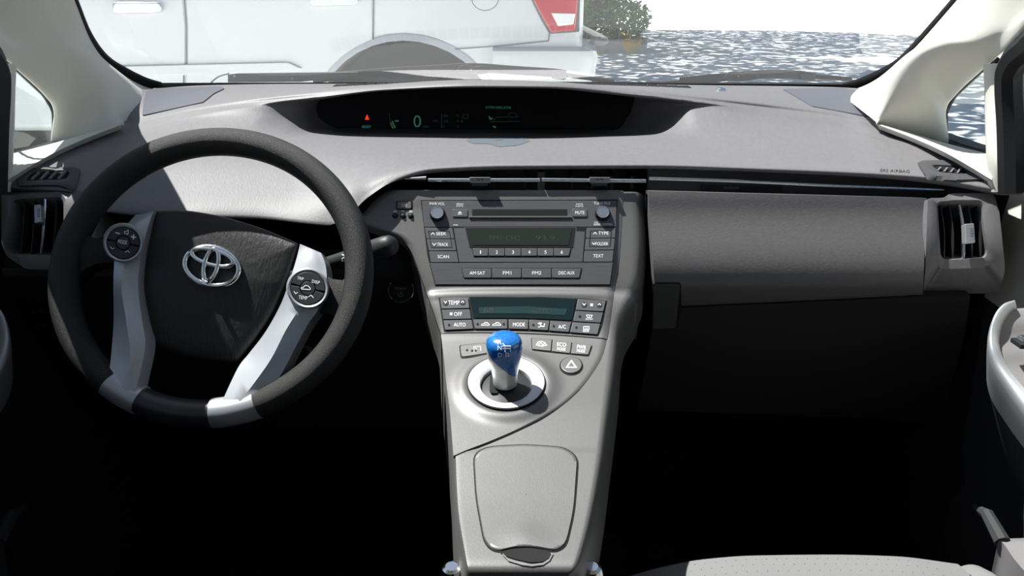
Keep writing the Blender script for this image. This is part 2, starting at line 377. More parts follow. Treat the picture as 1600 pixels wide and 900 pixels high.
for a, b in ((-2.55,-1.75),(-1.65,-.75),(-.62,.12)):
    def jy(z): return JY+.04+(z-1.1)*.35-.006
    zt = 1.6; pts = [(a+(.42 if a < -2.5 else .04),zt), (b-(.2 if b > 0 else .04),zt), (b,1.2), (a,1.2)]
    G().prism([(x, jy(z), z) for x, z in pts], [(x, jy(z)+.02, z) for x, z in pts]).mk('side_window', mt['jglass'], jeep, bevel=.004)
for cx, nm in ((RA,'wheel'), (FA,'wheel')):
    wv = lathe((cx, JY+.62, .39), (0,-1,0), [(0,.535),(.02,.535)], 36).mk('wheel_well', mt['jdark'], jeep)
    for yy, ax in ((JY+.02, 1), (JY+1.80, -1)):
        t = lathe((cx, yy+.0*ax, .37), (0, ax, 0), [(0,.22),(.0,.25),(.01,.33),(.03,.365),(.20,.365),(.235,.33),(.24,.2)], 36).mk('wheel', mt['tyre'], jeep)
        lathe((cx, yy+.02*ax, .37), (0, ax, 0), [(0,.05),(.0,.07),(.02,.09),(.03,.19),(.0,.235),(.03,.24)], 30).mk('rim', mt['satin'], t)
    fl = G(); A = arch(cx, .52, .38, .44); B = arch(cx, .555, .38, .44)
    fl.grid([[(x, JY-.004, z) for x, z in B], [(x, JY-.013, z) for x, z in [((p[0]+q[0])/2, (p[1]+q[1])/2) for p, q in zip(A,B)]], [(x, JY-.02, z) for x, z in A], [(x, JY+.05, z) for x, z in A]])
    fl.mk('arch_flare', mt['jeep'], jeep, smooth=50)
    li = G(); A2 = arch(cx, .519, .38, .40); li.grid([[(x, JY+.02, z) for x, z in A2], [(x, JY+.62, z) for x, z in A2]]); li.mk('arch_liner', mt['jdark'], jeep)
# doors as thin skins with dark gaps
def jplate(nm, pts, off, th, m, par=jeep, bev=.006): return G().prism([J(x,y,off) for x,y in pts], [J(x,y,off-th) for x,y in pts]).mk(nm, m, par, bevel=bev)
bot = 160
gapm = mt['jdark']
d1 = jplate('front_door', [(-330,-28),(283,-28),(289,40),(289,98),(284,bot),(-300,bot)], .006, .02, mt['jeep'])
d2 = jplate('rear_door', [(288,-28),(581,-28),(582,62),(548,80),(525,105),(512,130),(290,130),(293,98),(293,40)], .006, .02, mt['jeep'])
stroke('door_gap', lambda x, y, l: J(x, y, .0075), [[(286,-28),(291,40),(291,98),(287,112),(287,130)], [(584,-28),(583,62)]], 2.0, 0, gapm, jeep, each=True)
stroke('bumper_gap', lambda x, y, l: J(x, y, .0075), [[(708,77),(790,71),(857,64),(859,50)]], 1.6, 0, gapm, jeep)
for hx, hy, par in ((213,11,d1), (520,-1,d2)):
    sc = 1.0
    h = jplate('door_handle', rnd([(hx-38,hy-8),(hx+38,hy-8),(hx+40,hy+9),(hx-36,hy+11)], 7), .045, .02, mt['satin'], par, .008)
    jplate('handle_recess', rnd([(hx-40,hy-10),(hx+42,hy-10),(hx+43,hy+11),(hx-38,hy+13)], 9), .008, .002, mt['jeep'], par, 0)
jplate('side_moulding', [(60,106),(450,97),(472,107),(440,113),(60,124)], .022, .02, mt['jeep'])
g = G(); e = ell(758,-4,22,21,28); e2 = ell(758,-4,20.6,19.6,28)
jplate('fuel_door_gap', e, .002, .002, gapm, bev=0); jplate('fuel_door', e2, .004, .004, mt['jeep'], bev=.002)
tl = jplate('tail_lamp', [(828,-30),(833,0),(851,34),(861,51),(899,47),(903,0),(903,-30)], .03, .04, mt['red'], bev=.008)
jplate('reverse_lens', [(861,20),(899,21),(896,38),(872,41)], .034, .01, mt['lens'], tl, .004)
jplate('lamp_surround', [(825,-30),(831,2),(848,36),(859,53),(905,50),(907,-30)], .012, .02, mt['jdark'])
# bumper wraps the rear corner
bp = G(); rowsb = []
for (py, o1, ex) in ((74,.02,.0),(80,.055,.07),(92,.06,.08),(118,.045,.07),(150,.02,.02)):
    L_ = [J(x, py, o1) for x in (770, 800, 850, 890)]; zc = L_[-1].z; xr = J(912,40).x + ex
    L_ += [Vector((xr-.03, JY-o1+.01, zc)), Vector((xr, JY-o1+.06, zc)), Vector((xr+.03, JY+.5, zc)), Vector((xr+.03, JY+1.3, zc)), Vector((xr-.02, JY+1.86, zc))]
    rowsb.append(dens(L_, 4))
bp.grid(rowsb, thick=(0,.06,0)); bp.mk('rear_bumper', mt['jeep'], jeep, smooth=50)
xr = J(912,40).x
G().tube(dens([(xr+.05,JY+.02,J(912,64).z),(xr+.125,JY+.12,J(912,66).z),(xr+.135,JY+.6,J(912,66).z),(xr+.13,JY+1.7,J(912,66).z)], 5), .022, 8).mk('bumper_pad', mt['jdark'], jeep)

# ------------------------------------------------------------------ the car's own shell
def glassYZ(X, t): return Vector((X, 1.80 - 1.22*t - .18*(1-.5*t)*(X/.66)**2, .955 + .51*t))
rows = [[glassYZ(-.84 + 1.68*j/48, i/24) for j in range(49)] for i in range(25)]
win = struct('window_1', (0, 1.3, 1.1))
gg = G().grid(rows); GLASS = Hit(gg.v, gg.f); gg.mk('windshield_glass', mt['glass'], win, smooth=60)
def mir(px): return 1562 - px
EDGE = [(1312,139),(1345,131),(1378,116),(1405,97),(1432,68),(1490,0),(1545,-65),(1620,-160)]
CRE = [(1368,190,1.305),(1386,152,1.28),(1406,118,1.245),(1440,82,1.18),(1480,66,1.13),(1530,60,1.07),(1600,12,.98),(1690,-70,.86)]
QW = [(1374,198,1.303),(1425,212,1.285),(1476,226,1.265),(1476,172,1.255),(1492,146,1.22),(1538,104,1.12),(1575,72,1.01),(1640,10,.93)]
EDGE_L = [(1310,137),(1338,129),(1366,115),(1397,92),(1422,55),(1444,0),(1470,-65),(1510,-160)]
# black frit band around the glass
def frit(side):
    f = (lambda x: x) if side > 0 else mir
    ED = EDGE if side > 0 else EDGE_L
    ins = [(ED[i][0]-q[0], ED[i][1]-q[1]) for i, q in enumerate(((0,9),(5,8),(6,7),(4,5),(3,3.5),(3.2,2),(3.5,2),(4,2)))]
    A = dens([GLASS(f(x), y, .004) for x, y in ED], 5); B = dens([GLASS(f(x), y, .004) for x, y in ins], 5)
    A2 = [p + Vector((side*.025, -.006, -.010)) for p in A]
    G().grid([A2, A, B], thick=(0,.002,.003)).mk('glass_border', mt['rubber'], win)
frit(1); frit(-1)
bl = [GLASS(x, y, .004) for x, y in ((240,137),(400,133),(600,131),(800,130),(1000,131),(1200,132),(1322,136))]
bt = [GLASS(x, y, .004) for x, y in ((240,129),(400,128.5),(600,128),(800,127),(1000,127.5),(1200,128.5),(1322,129))]
bb = [p + Vector((0,.03,-.02)) for p in bl]
G().grid([dens(bt,5), dens(bl,5), dens(bb,5)], thick=(0,.002,.003)).mk('glass_border', mt['rubber'], win)

for side, nm, sn in ((1,'right',1), (-1,'left',2)):
    f = (lambda x: x) if side > 0 else mir
    E0 = [GLASS(f(x), y, .0065) for x, y in (EDGE if side > 0 else EDGE_L)]; C1 = [atY(f(x), y, Y + (0 if side > 0 else q)) for (x, y, Y), q in zip(CRE, (.05,.06,.065,.07,.06,.05,.0,.0))]; Q2 = [atY(f(x), y, Y) for x, y, Y in QW]
    out = Vector((side*.03, 0, 0))
    r0 = dens([p + out + Vector((0,.02,0)) for p in E0], 6); r1 = dens(E0, 6); r2 = dens([a.lerp(b,.55) + Vector((-side*.010,-.004,.006)) for a, b in zip(E0, C1)], 6); r3 = dens(C1, 6)
    r4 = dens([a.lerp(b,.5) + Vector((-side*.003,0,0)) for a, b in zip(C1, Q2)], 6); r5 = dens(Q2, 6); r6 = dens([p + (p-CAM).normalized()*.02 + Vector((side*.002,0,0)) for p in Q2], 6)
    R_ = [r0, r1, r2, r3, r4, r5, r6]; RR = [dens([r[j] for r in R_], 4) for j in range(len(r0))]
    tr = struct('trim_%d' % sn, (side*.62, 1.2, .95))
    G().grid(RR).mk('pillar_cover', mt['trim'], tr, smooth=70)
    # post between the quarter light and the door glass
    po = [(1536,100,1.10,34),(1538,150,1.09,30),(1539,200,1.07,29),(1541,250,1.045,29),(1543,300,1.04,30)]
    if side < 0: po = [(x, y, Y, w_+4) for x, y, Y, w_ in po]
    PL = dens([atY(f(x), y, Y) for x, y, Y, w_ in po], 4); PM = dens([atY(f(x+w_*.55), y, Y-.035) for x, y, Y, w_ in po], 4); PR = dens([atY(f(x+w_), y, Y-.03) for x, y, Y, w_ in po], 4); PB = [p + Vector((side*.05,.01,0)) for p in PR]; PA = [p + Vector((side*.03,.01,0)) for p in PL]
    G().grid([dens(c, 3) for c in zip(PA,PL,PM,PR,PB)]).mk('pillar_post', mt['trim'], tr, smooth=60)
    # sill cover at the foot of the pillar
    SL = [(1368,190,1.305),(1425,208,1.262),(1476,223,1.215),(1542,240,1.10)]; SB = [(1370,194,1.30),(1425,215,1.21),(1480,240,1.12),(1550,281,1.012)]
    A = dens([atY(f(x), y, Y) for x, y, Y in SL], 6); B = dens([atY(f(x), y, Y) for x, y, Y in SB], 6); A0 = dens([atY(f(x), y, Y) for x, y, Y in ((1368,190,1.31),(1425,208,1.287),(1476,224,1.267),(1542,240,1.13))], 6)
    G().grid([A0, A, B, [p + Vector((side*.01,.01,-.010)) for p in B]]).mk('sill_cover', mt['trim'], tr, smooth=60)
    # quarter light
    qw = [(1478,224),(1477,174),(1492,148),(1540,104),(1560,90),(1552,246)]
    qs = struct('window_%d' % (2 if side > 0 else 3), (side*.63, 1.14, 1.0))
    def qY(x, y): return 1.270 - (x-1477)/65*.13
    L_ = [atY(f(x), y, qY(x,y)+.012) for x, y in rnd(qw, 9, 4)]
    mk('pane', L_, [tuple(range(len(L_)))], mt['sglass'], qs, smooth=0)
    G().tube(L_, .0038, 6, closed=True).mk('seal', mt['rubber'], qs)
    # roof rail above the door glass, and the dark door frame
    rail = [C1[6] + Vector((side*.05,.03,.02))] + [p + Vector((side*.02,-.02,.01)) for p in C1[7:]] + [Vector((side*.60,.5,1.36)), Vector((side*.60,-.2,1.40)), Vector((side*.58,-1.1,1.36))]
    G().tube(dens(rail, 5), .035, 10).mk('roof_rail', mt['trim'], tr)
    fr = [atY(f(x), y, Y) for x, y, Y in ((1584,300,1.0),(1582,200,1.015),(1579,130,1.02),(1584,100,1.01),(1610,72,.98),(1710,5,.86))] + [Vector((side*.655,.5,1.325)), Vector((side*.655,.1,1.36)), Vector((side*.65,-.2,1.365))]
    for k_, (r_, dx) in enumerate((((.016,-.004) if side > 0 else (.026,.0)),(.009,.022))):
        G().tube(dens([p + Vector((side*dx, -.004-k_*.012, 0)) for p in fr], 5), r_, 8).mk('door_seal', mt['rubber'], tr)
    # door glass
    dw = struct('window_%d' % (4 if side > 0 else 5), (side*.69, .4, .93))
    G().grid([[Vector((side*.70, y, .93)) for y in (1.02,.8,.5,.1,-.15)], [Vector((side*.695, y, 1.05)) for y in (1.0,.8,.5,.1,-.15)], [Vector((side*.68, y, z)) for y, z in ((.99,1.10),(.8,1.22),(.5,1.32),(.1,1.36),(-.15,1.36))]]).mk('pane', mt['sglass'], dw, smooth=60)
    # B pillar
    G().box((side*.61-.03,-.22,.85), (side*.61+.03,-.06,1.42)).mk('centre_pillar', mt['trim'], tr, bevel=.01)
# roof, rear, floor
rows = [[Vector((-.66+1.32*j/12, [.60,.5,.3,0,-.4,-.8,-1.25][i] - .12*((j-6)/6)**2*(1 if i == 0 else 0), [1.462,1.472,1.48,1.48,1.47,1.44,1.36][i] - .055*((j-6)/6)**2)) for j in range(13)] for i in range(7)]
o = G().grid(rows, thick=(0,0,.03)).mk('ceiling', mt['head'], smooth=60); o['kind'] = 'structure'
o = G().box((-.72,-1.30,.15),(.72,-1.24,1.38)).mk('wall_back', mt['carpet'], smooth=0); o['kind'] = 'structure'
o = G().box((-.74,-1.3,.16),(.74,1.42,.20)).mk('floor', mt['carpet'], smooth=0); o['kind'] = 'structure'
o = G().box((-.74,1.42,.16),(.74,1.46,.90)).mk('wall_front', mt['carpet'], smooth=0); o['kind'] = 'structure'
o = G().box((-.09,-1.0,.20),(.07,1.42,.36)).mk('wall_tunnel', mt['carpet'], bevel=.03); o['kind'] = 'structure'
for side, nm in ((-1,'left'),(1,'right')):
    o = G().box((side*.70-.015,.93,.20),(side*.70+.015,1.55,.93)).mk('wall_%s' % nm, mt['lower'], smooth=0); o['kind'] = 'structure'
# cowl and hood outside
cw = [[Vector((-.72+1.44*j/16, y0 - .36*((-.72+1.44*j/16)/.66)**2, z0 - .02*abs(j-8)/8)) for j in range(17)] for y0, z0 in ((1.79,.950),(1.86,.925),(2.05,.918))]
hd = [[Vector((-.74+1.48*j/16, y0 - .25*((-.74+1.48*j/16)/.66)**2, z0 - .05*(abs(j-8)/8)**2)) for j in range(17)] for y0, z0 in ((2.05,.915),(2.3,.89),(2.6,.83),(2.9,.74),(3.0,.60))]
hood = thing('car_hood', 'pale painted bonnet of the car below the windshield', 'hood', (0, 2.4, .6))
G().grid(cw).mk('cowl', mt['black'], hood); G().grid(hd).mk('hood_panel', mt['hood'], hood, smooth=60)

# ------------------------------------------------------------------ dashboard
ROWS = [
 [(215,141,1.46),(300,134,1.55),(500,131,1.67),(800,130,1.73),(1100,133,1.67),(1300,136,1.55),(1390,141,1.46)],
 [(200,172,1.39),(300,156,1.46),(500,139,1.52),(743,126,1.45),(960,135,1.48),(1100,142,1.52),(1300,160,1.46),(1400,180,1.38)],
 [(205,190,1.36),(300,168,1.40),(400,153,1.42),(500,142,1.42),(600,132,1.40),(743,125,1.37),(850,127,1.37),(960,136,1.39),(1080,148,1.40),(1200,161,1.40),(1320,178,1.38),(1372,192,1.35)],
 [(205,195,1.345),(300,173,1.385),(400,159,1.405),(500,149,1.40),(600,138,1.37),(743,132,1.34),(850,133,1.34),(960,142,1.36),(1080,154,1.38),(1200,168,1.385),(1320,184,1.365),(1372,197,1.335)],
 [(205,199,1.33),(300,177,1.373),(400,163,1.395),(500,154,1.40),(600,142,1.375),(743,137,1.35),(850,138,1.35),(960,148,1.368),(1080,159,1.372),(1200,172,1.373),(1320,188,1.35),(1372,201,1.32)],
 [(205,203,1.315),(300,182,1.358),(400,168,1.385),(450,166,1.41),(500,162,1.445),(560,152,1.45),(743,141,1.45),(850,142,1.45),(960,153,1.45),(1010,161,1.44),(1085,164,1.378),(1200,178,1.358),(1320,194,1.335),(1372,207,1.30)],
 [(205,210,1.29),(300,189,1.34),(400,182,1.362),(450,188,1.39),(500,201,1.43),(560,206,1.43),(743,206.5,1.43),(960,208,1.43),(1010,205,1.415),(1085,176,1.358),(1200,186,1.34),(1320,202,1.315),(1372,215,1.275)],
 [(150,226,1.22),(300,213,1.27),(500,217,1.30),(800,218,1.30),(1200,212,1.27),(1320,216,1.25),(1420,230,1.205)],
 [(90,252,1.12),(300,246,1.155),(500,243,1.17),(800,241,1.17),(1200,246,1.15),(1400,258,1.12),(1490,274,1.085)],
 [(20,282,1.045),(120,286,1.055),(200,298,1.06),(300,302,1.065),(450,300,1.075),(540,290,1.065),(580,276,1.062),(620,263,1.073),(680,255,1.085),(800,252,1.09),(1000,252,1.09),(1200,257,1.08),(1350,265,1.065),(1440,272,1.05),(1500,281,1.04),(1560,291,1.03)],
 [(20,292,1.03),(120,299,1.035),(165,325,1.02),(265,334,1.025),(400,336,1.035),(510,345,1.022),(545,330,1.028),(575,303,1.032),(620,277,1.048),(680,264,1.062),(800,259,1.07),(1000,258,1.07),(1200,264,1.06),(1350,271,1.05),(1440,279,1.04),(1500,288,1.03),(1560,299,1.02)],
 [(20,297,1.04),(120,304,1.045),(165,331,1.03),(265,340,1.035),(400,342,1.045),(510,351,1.032),(545,336,1.03),(575,309,1.035),(620,283,1.054),(680,270,1.075),(800,265,1.08),(1000,264,1.08),(1200,270,1.07),(1350,277,1.06),(1440,285,1.05),(1500,294,1.04),(1560,305,1.03)],
 [(20,295,1.09),(120,300,1.10),(165,322,1.10),(265,330,1.11),(400,332,1.12),(510,340,1.12),(545,326,1.12),(575,299,1.12),(620,275,1.13),(680,263,1.13),(800,258,1.13),(1000,257,1.13),(1200,263,1.12),(1350,270,1.11),(1440,278,1.10),(1500,287,1.09),(1560,297,1.08)],
]
NC = 220; XA, XB = -.655, .650
xs = [XA + (XB-XA)*j/NC for j in range(NC+1)]; drows = []
for r in ROWS:
    P = [atY(*q) for q in r]; fy = spl([p.x for p in P], [p.y for p in P]); fz = spl([p.x for p in P], [p.z for p in P])
    drows.append([Vector((x, fy(x), fz(x))) for x in xs])
cols = [dens([r[j] for r in drows], 4) for j in range(NC+1)]
cols = [[c[i] for c in cols] for i in range(len(cols[0]))]
dash = thing('dashboard', 'grained grey dashboard spanning the car below the windshield', 'dashboard', (0, 1.2, .85))
dg = G().grid(cols); DASH = Hit(dg.v, dg.f); dg.mk('dash_top', mt['dash'], dash, smooth=75)
# speaker covers, sunlight sensor, bluish blotch
for pts, nm in (([(228,144),(242,138),(345,136),(352,139),(335,147),(318,161),(222,182),(224,158)], 'speaker_cover'), ([(1222,140),(1318,138),(1338,142),(1352,160),(1362,183),(1360,184),(1268,167),(1240,150)], 'speaker_cover')):
    pp = rnd(pts, 3, 3); c = (sum(p[0] for p in pp)/len(pp), sum(p[1] for p in pp)/len(pp)); q = G(); n_ = len(pp)
    loops = [[DASH(c[0]+(x-c[0])*s_, c[1]+(y-c[1])*s_, l) for x, y in pp] for s_, l in ((1,-.001),(.99,.0018),(.6,.0022),(.25,.0022))]
    q.grid(loops, closed=True); q.f.append(tuple(3*n_+j for j in range(n_))); q.mk(nm, mt['mesh'], dash, label='woven speaker cover')
p = DASH(1126, 141.5); lathe(p, (0,-.2,1), [(-.002,.010),(.001,.010),(.004,.008),(.0055,.004),(.006,0)], 20).mk('sunlight_sensor', mt['satin'], dash)
text('SRS AIRBAG', DASH, 1398, 267.5, 46, 4.5, .0006, mt['darkprint'], dash, rot=2)
sm = M('blotch', (.11,.125,.145), .35, spec=.5)
for pts in ([(727,217),(745,211),(790,208.5),(838,209),(842,212),(815,215),(830,217),(812,224),(780,227),(765,222),(740,222)],):
    pp = rnd(pts, 5, 3); n_ = len(pp); q = G(); q.grid([[DASH(780+(x-780)*s_, 220+(y-217)*s_, .0005) for x, y in pp] for s_ in (1,.7,.4,.1)], closed=True); q.mk('blotch', sm, dash, label='faint bluish smudge')
# defroster slot along the glass, facing upward
for k in range(34):
    x = -.33 + k*.02; c_ = DASH.t.ray_cast(Vector((x, 1.60, 1.3)), Vector((0,0,-1)))[0]
    if c_ is not None: G().box((x-.0085, 1.583, c_.z-.004), (x+.0085, 1.617, c_.z+.0015)).mk('defroster_cell', mt['seam'], dash, smooth=0)
for sd_ in (-1, 1): G().box((sd_*.645-.05,1.12,.84),(sd_*.645+.05,1.62,.875)).mk('light_blocker', mt['black'], dash, smooth=0)  # unseen boxes added under the dash ends to stop sun leaking into the footwell
# dark trough behind the centre vents and the passenger shelf
tro = G().box((-.165,1.135,.86),(.60,1.15,.918)); tro.box((-.165,1.10,.872),(.60,1.14,.886)); tro.mk('vent_trough', mt['black'], dash, smooth=0)

# instrument screen
scr = thing('instrument_display', 'long black digital instrument panel under the dashboard hood', 'display', (-.06, 1.425, .92))
SP = Plane(atY(743,205,1.405), (0,-1,.18))
sp_ = rnd([(505,151),(600,134),(743,127),(860,129),(992,148),(988,172),(968,203),(520,200),(497,184),(493,165)], [2,20,20,20,2,12,10,14,10,8], 4)
plate('smoked_lens', SP, sp_, 0, .012, mt['screen'], scr, bevel=.002)
S = lambda s, x, y, w_, h_, m, **k: text(s, SP, x, y, w_, h_, .0009, m, scr, name='display_text', **k)
S('0', 652, 189.5, 12, 19, mt['vfdgreen']); S('MPH', 665.5, 198, 10, 4, mt['vfddim']); S('READY', 573, 198, 14, 4.2, mt['vfdcyan'])
S('SYSTEM INDICATOR', 778.5, 168, 40, 4, mt['vfdgreen'], rot=.5)
for s, x, y in (('MPG', 681, 189.5), ('100', 695, 181), ('50', 697, 189.5), ('0', 693, 198), ('R', 715, 181), ('N', 715.5, 189.5), ('D', 715.5, 198), ('B', 722, 189.5)): S(s, x, y, 3.2*len(s), 4.2, mt['vfddim'])
stroke('display_line', SP, [[(770,190),(774,185),(776,183),(810,182.5)], [(767,190.5),(812,189.5)], [(690,178),(690,200)], [(608,178),(610,192),(612,199)]], .9, .0009, mt['vfddim'], scr, each=True)
stroke('display_line', SP, [[(613,190),(617,199)],[(610.5,193),(613.5,200)], [(764.5,182.5),(766,186),(769,185)], [(771,197.5),(774,199)], [(618,189),(622,189)]], 2.2, .0009, mt['vfdgreen'], scr, each=True)
stroke('display_line', SP, [rect(723,178.5,731,185)+[(723,178.5)], [(793,181),(797,176.5),(804,176.5),(808,181)]], .8, .0009, mt['vfddim'], scr, each=True)
mk('warning_lamp', [SP(x,y,.0009) for x,y in ((573.5,178.5),(577,187),(570,187))], [(0,1,2)], mt['vfdred'], scr, smooth=0, label='red warning triangle')

# ------------------------------------------------------------------ glove box side
GP = Prof([(262,1.055),(290,1.040),(300,1.034),(330,1.024),(425,.984),(440,.982),(478,1.02),(520,1.05),(600,1.11),(680,1.18)])
gb = thing('glove_box', 'grey double glove box across the passenger side of the dashboard', 'glove box', (.32, 1.05, .70))
def gl(x, y, u): return 0.0
U_ = ysheet(GP, [(298,1013),(440,1023),(478,1026)], [(298,1449),(425,1444),(478,1441)], 299, 462, 26, 24)
fl_ = spl([1012,1200,1450],[298,303,309.5]); fb_ = spl([1012,1063,1250,1450],[480,478,470,460])
def band(x0f, x1f, ytop, ybot, nr, nc):
    rows = []
    for i in range(nr):
        t = i/(nr-1); rr = []
        for j in range(nc):
            u = j/(nc-1); xa = x0f(t); xb = x1f(t); x = xa+(xb-xa)*u; y0 = ytop(x); y1 = ybot(x); rr.append(GP(x, y0+(y1-y0)*t, 0))
        rows.append(rr)
    return rows
up = band(lambda t: 1013+12*t, lambda t: 1448-6*t, fl_, fb_, 30, 26)
G().grid(up, thick=lambda i, j: Vector((0,.02,-.004))).mk('upper_lid', mt['glove'], gb, smooth=40)
fb2 = lambda x: fb_(x)+2.5; fl2 = spl([980,1200,1450,1540],[640,648,655,655])
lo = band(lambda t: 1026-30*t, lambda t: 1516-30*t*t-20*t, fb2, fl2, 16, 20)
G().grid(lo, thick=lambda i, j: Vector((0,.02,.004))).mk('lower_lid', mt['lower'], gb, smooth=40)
plate('seam_backing', GP, [(1010,300),(1452,312),(1450,470),(1020,500)], -.008, .004, mt['seam'], gb, bevel=0)
lat = rnd([(1021,443),(1062,443),(1063,478),(1056,511),(1019,513)], 5)
plate('latch_seam', GP, [(x+(1.8 if x > 1040 else -.5), y+(1.5 if y > 480 else -1.5)) for x, y in lat], .0012, .003, mt['seam'], gb, bevel=0)
plate('latch', GP, lat, .002, .004, mt['dashdark'], gb, bevel=.0006)
# passenger shelf lining with chrome strip and sign
shf = thing('shelf_trim_strip', 'slim bright trim strip running above the glove box', 'trim strip', (.33, 1.06, .88))
A = [atY(x, y, Y) for x, y, Y in ((1014,279,1.062),(1150,283,1.060),(1300,290,1.056),(1400,294,1.052),(1474,297,1.050))]
G().tube(dens(A, 8), [.0022]*33, 8).mk('bright_strip', mt['satin'], shf)
SHP = Prof([(255,1.10),(300,1.085)])
plate('dark_backing', SHP, [(1012,262),(1200,268),(1360,276),(1482,288),(1480,302),(1460,308),(1300,306),(1012,302)], 0, .01, mt['dashdark'], shf, bevel=0)
plate('indicator_window', SHP, [(1096,289),(1222,291),(1222,300),(1096,299.5)], .002, .002, mt['black'], shf, bevel=0)
text('PASSENGER', SHP, 1142.5, 294, 23, 4.2, .0025, mt['dimprint'], shf)

# ------------------------------------------------------------------ side vents
def pod(side):
    f = (lambda x: x) if side > 0 else (lambda x: 1600 - x)
    lab = 'upright side air vent at the passenger end of the dashboard' if side > 0 else 'upright side air vent behind the left edge of the steering wheel'
    V = Prof([(255,1.075),(292,1.055),(300,1.032),(312,1.022),(420,.990),(436,.990),(460,1.02),(480,1.04)])
    if side > 0:
        outer = rnd([(1449,309),(1476,309),(1482,302),(1553,301),(1562,330),(1571,415),(1571,426),(1560,460),(1441,461),(1445,425)], [2,6,6,6,4,3,3,5,2,2], 3); inner = rnd([(1467,316),(1530,316),(1536,324),(1546,396),(1541,404),(1478,407),(1472,400)], [6,6,4,6,5,5,6], 3); c = (1507,362)
    else:
        outer = rnd([(2,300),(22,288),(105,292),(128,300),(150,330),(148,410),(130,424),(40,421),(10,400),(2,380)], 4, 3); inner = rnd([(18,310),(90,304),(97,312),(97,392),(88,400),(12,398),(7,390)], [8,6,6,6,6,6,6], 3); c = (52,352)
    t = thing('side_air_vent', lab, 'air vent', V(c[0], 420, -.05))
    O_ = polar(outer, c, 96); I_ = polar(inner, c, 96)
    if side < 0:
        B_ = [(c[0]+(x-c[0])*1.12, c[1]+(y-c[1])*1.12) for x, y in I_]
    mid = [((x*.25+a*.75), (y*.25+b*.75)) for (x,y),(a,b) in zip(O_, I_)]
    g = G(); g.grid([[V(x,y,-.05) for x,y in O_], [V(x,y,-.002) for x,y in O_], [V((x*.97+a*.03),(y*.97+b*.03),0) for (x,y),(a,b) in zip(O_, I_)], [V(x,y,.0) for x,y in mid], [V(x,y,-.0035) for x,y in I_], [V(x,y,-.045) for x,y in I_]], closed=True)
    g.mk('housing', mt['dash'], t, smooth=50)
    plate('duct', V, [(c[0]+(x-c[0])*1.05, c[1]+(y-c[1])*1.05) for x, y in I_], -.04, .004, mt['seam'], t, bevel=0)
    x0 = min(x for x,y in inner); x1 = max(x for x,y in inner); y0 = min(y for x,y in inner); y1 = max(y for x,y in inner)
    vx = [x0 + (x1-x0)*k for k in ((.12,.30,.50,.68,.86) if side > 0 else (.24,.42,.62,.80,.96))]
    lean = 6 if side > 0 else -7
    for k, x in enumerate(vx):
        def edge(y, dx=0): return x + lean*((y-y0)/(y1-y0) - .5) + dx
        rows = []
        for i in range(9):
            y = y0+2 + (y1-y0-4)*i/8; bow = (3.5*math.sin(math.pi*i/8)) * (1 if side > 0 else .2)
            rows.append([V(edge(y)+bow, y, -.008), V(edge(y)+bow, y, -.033)])
        G().grid(rows, thick=(.0012,0,0)).mk('vane', mt['satin'] if k == 2 else mt['knob'], t, smooth=0)
        if k == 2:
            pts = [V(edge(y0+2+(y1-y0-4)*i/8)+(3.5*math.sin(math.pi*i/8))*(1 if side > 0 else .2), y0+2+(y1-y0-4)*i/8, -.007) for i in range(9)]
            G().tube(pts, .0021, 8).mk('chrome_edge', mt['satin'], t)
            cy = y0 + (y1-y0)*(.56 if side > 0 else .34); cx = edge(cy) + (3 if side > 0 else -1)
            wv = 7 if side > 0 else 5; hh = 15 if side > 0 else 14
            tb = plate('adjuster_tab', V, [(cx-wv,cy-hh),(cx+wv,cy-hh-1),(cx+wv+2,cy+hh-2),(cx-wv+1,cy+hh)], .008, .010, mt['spoke'], t, bevel=.001)
            stroke('grip_lines', V, [[(cx+1,cy-8+q*2.4),(cx+5,cy-8+q*2.4)] for q in range(6)], .8, .0085, mt['darkprint'], tb)
    # small demister slot on top of the end of the dashboard
    return t
pod(1); pod(-1)
def demist(pts, inner, c, lab, fins):
    t = thing('demister_vent', lab, 'air vent', DASH(c[0], c[1], -.02))
    O_ = polar(rnd(pts, 4, 3), c, 64); I_ = polar(rnd(inner, 4, 3), c, 64); n_ = 64; q = G()
    lp = [[DASH(x,y,-.003) for x,y in O_], [DASH(x,y,.003) for x,y in O_]] + [[DASH(x*(1-s_)+a*s_, y*(1-s_)+b*s_, .0035) for (x,y),(a,b) in zip(O_,I_)] for s_ in (.3,.6,.9)] + [[DASH(x,y,.0025) for x,y in I_], [DASH(x,y,.0008) for x,y in I_]]
    q.grid(lp, closed=True); q.mk('surround', mt['dashdark'], t, smooth=50)
    L_ = [DASH(x,y,.0012) for x,y in I_]; mk('slot', L_, [tuple(range(n_))], mt['seam'], t, smooth=0)
    for (x0,y0,x1,y1) in fins:
        a, b = DASH(x0,y0,.002), DASH(x1,y1,.002); u = Vector((0,0,.003)); s_ = Vector((.0014,0,0))
        G().prism([a-s_, a+s_, b+s_, b-s_], [a-s_+u*.6, a+s_+u*.6, b+s_+u, b-s_+u]).mk('fin', mt['dash'], t, smooth=0)
demist([(1432,254),(1476,253),(1500,258),(1548,283),(1500,284),(1447,280)], [(1454,260),(1500,262),(1512,271),(1506,275),(1468,272)], (1484,267), 'small demister slot at the passenger corner of the dashboard', [(1464,270,1469,266),(1474,272,1479,267),(1484,273,1489,268),(1495,274,1500,267)])
demist([(48,265),(120,264),(127,268),(118,300),(92,292),(28,292),(22,278)], [(52,272),(106,269),(110,272),(104,283),(45,286),(40,283)], (76,278), 'small demister slot at the driver corner of the dashboard', [(50,284,62,274),(64,284,76,273),(78,283,90,272),(92,283,104,271)])

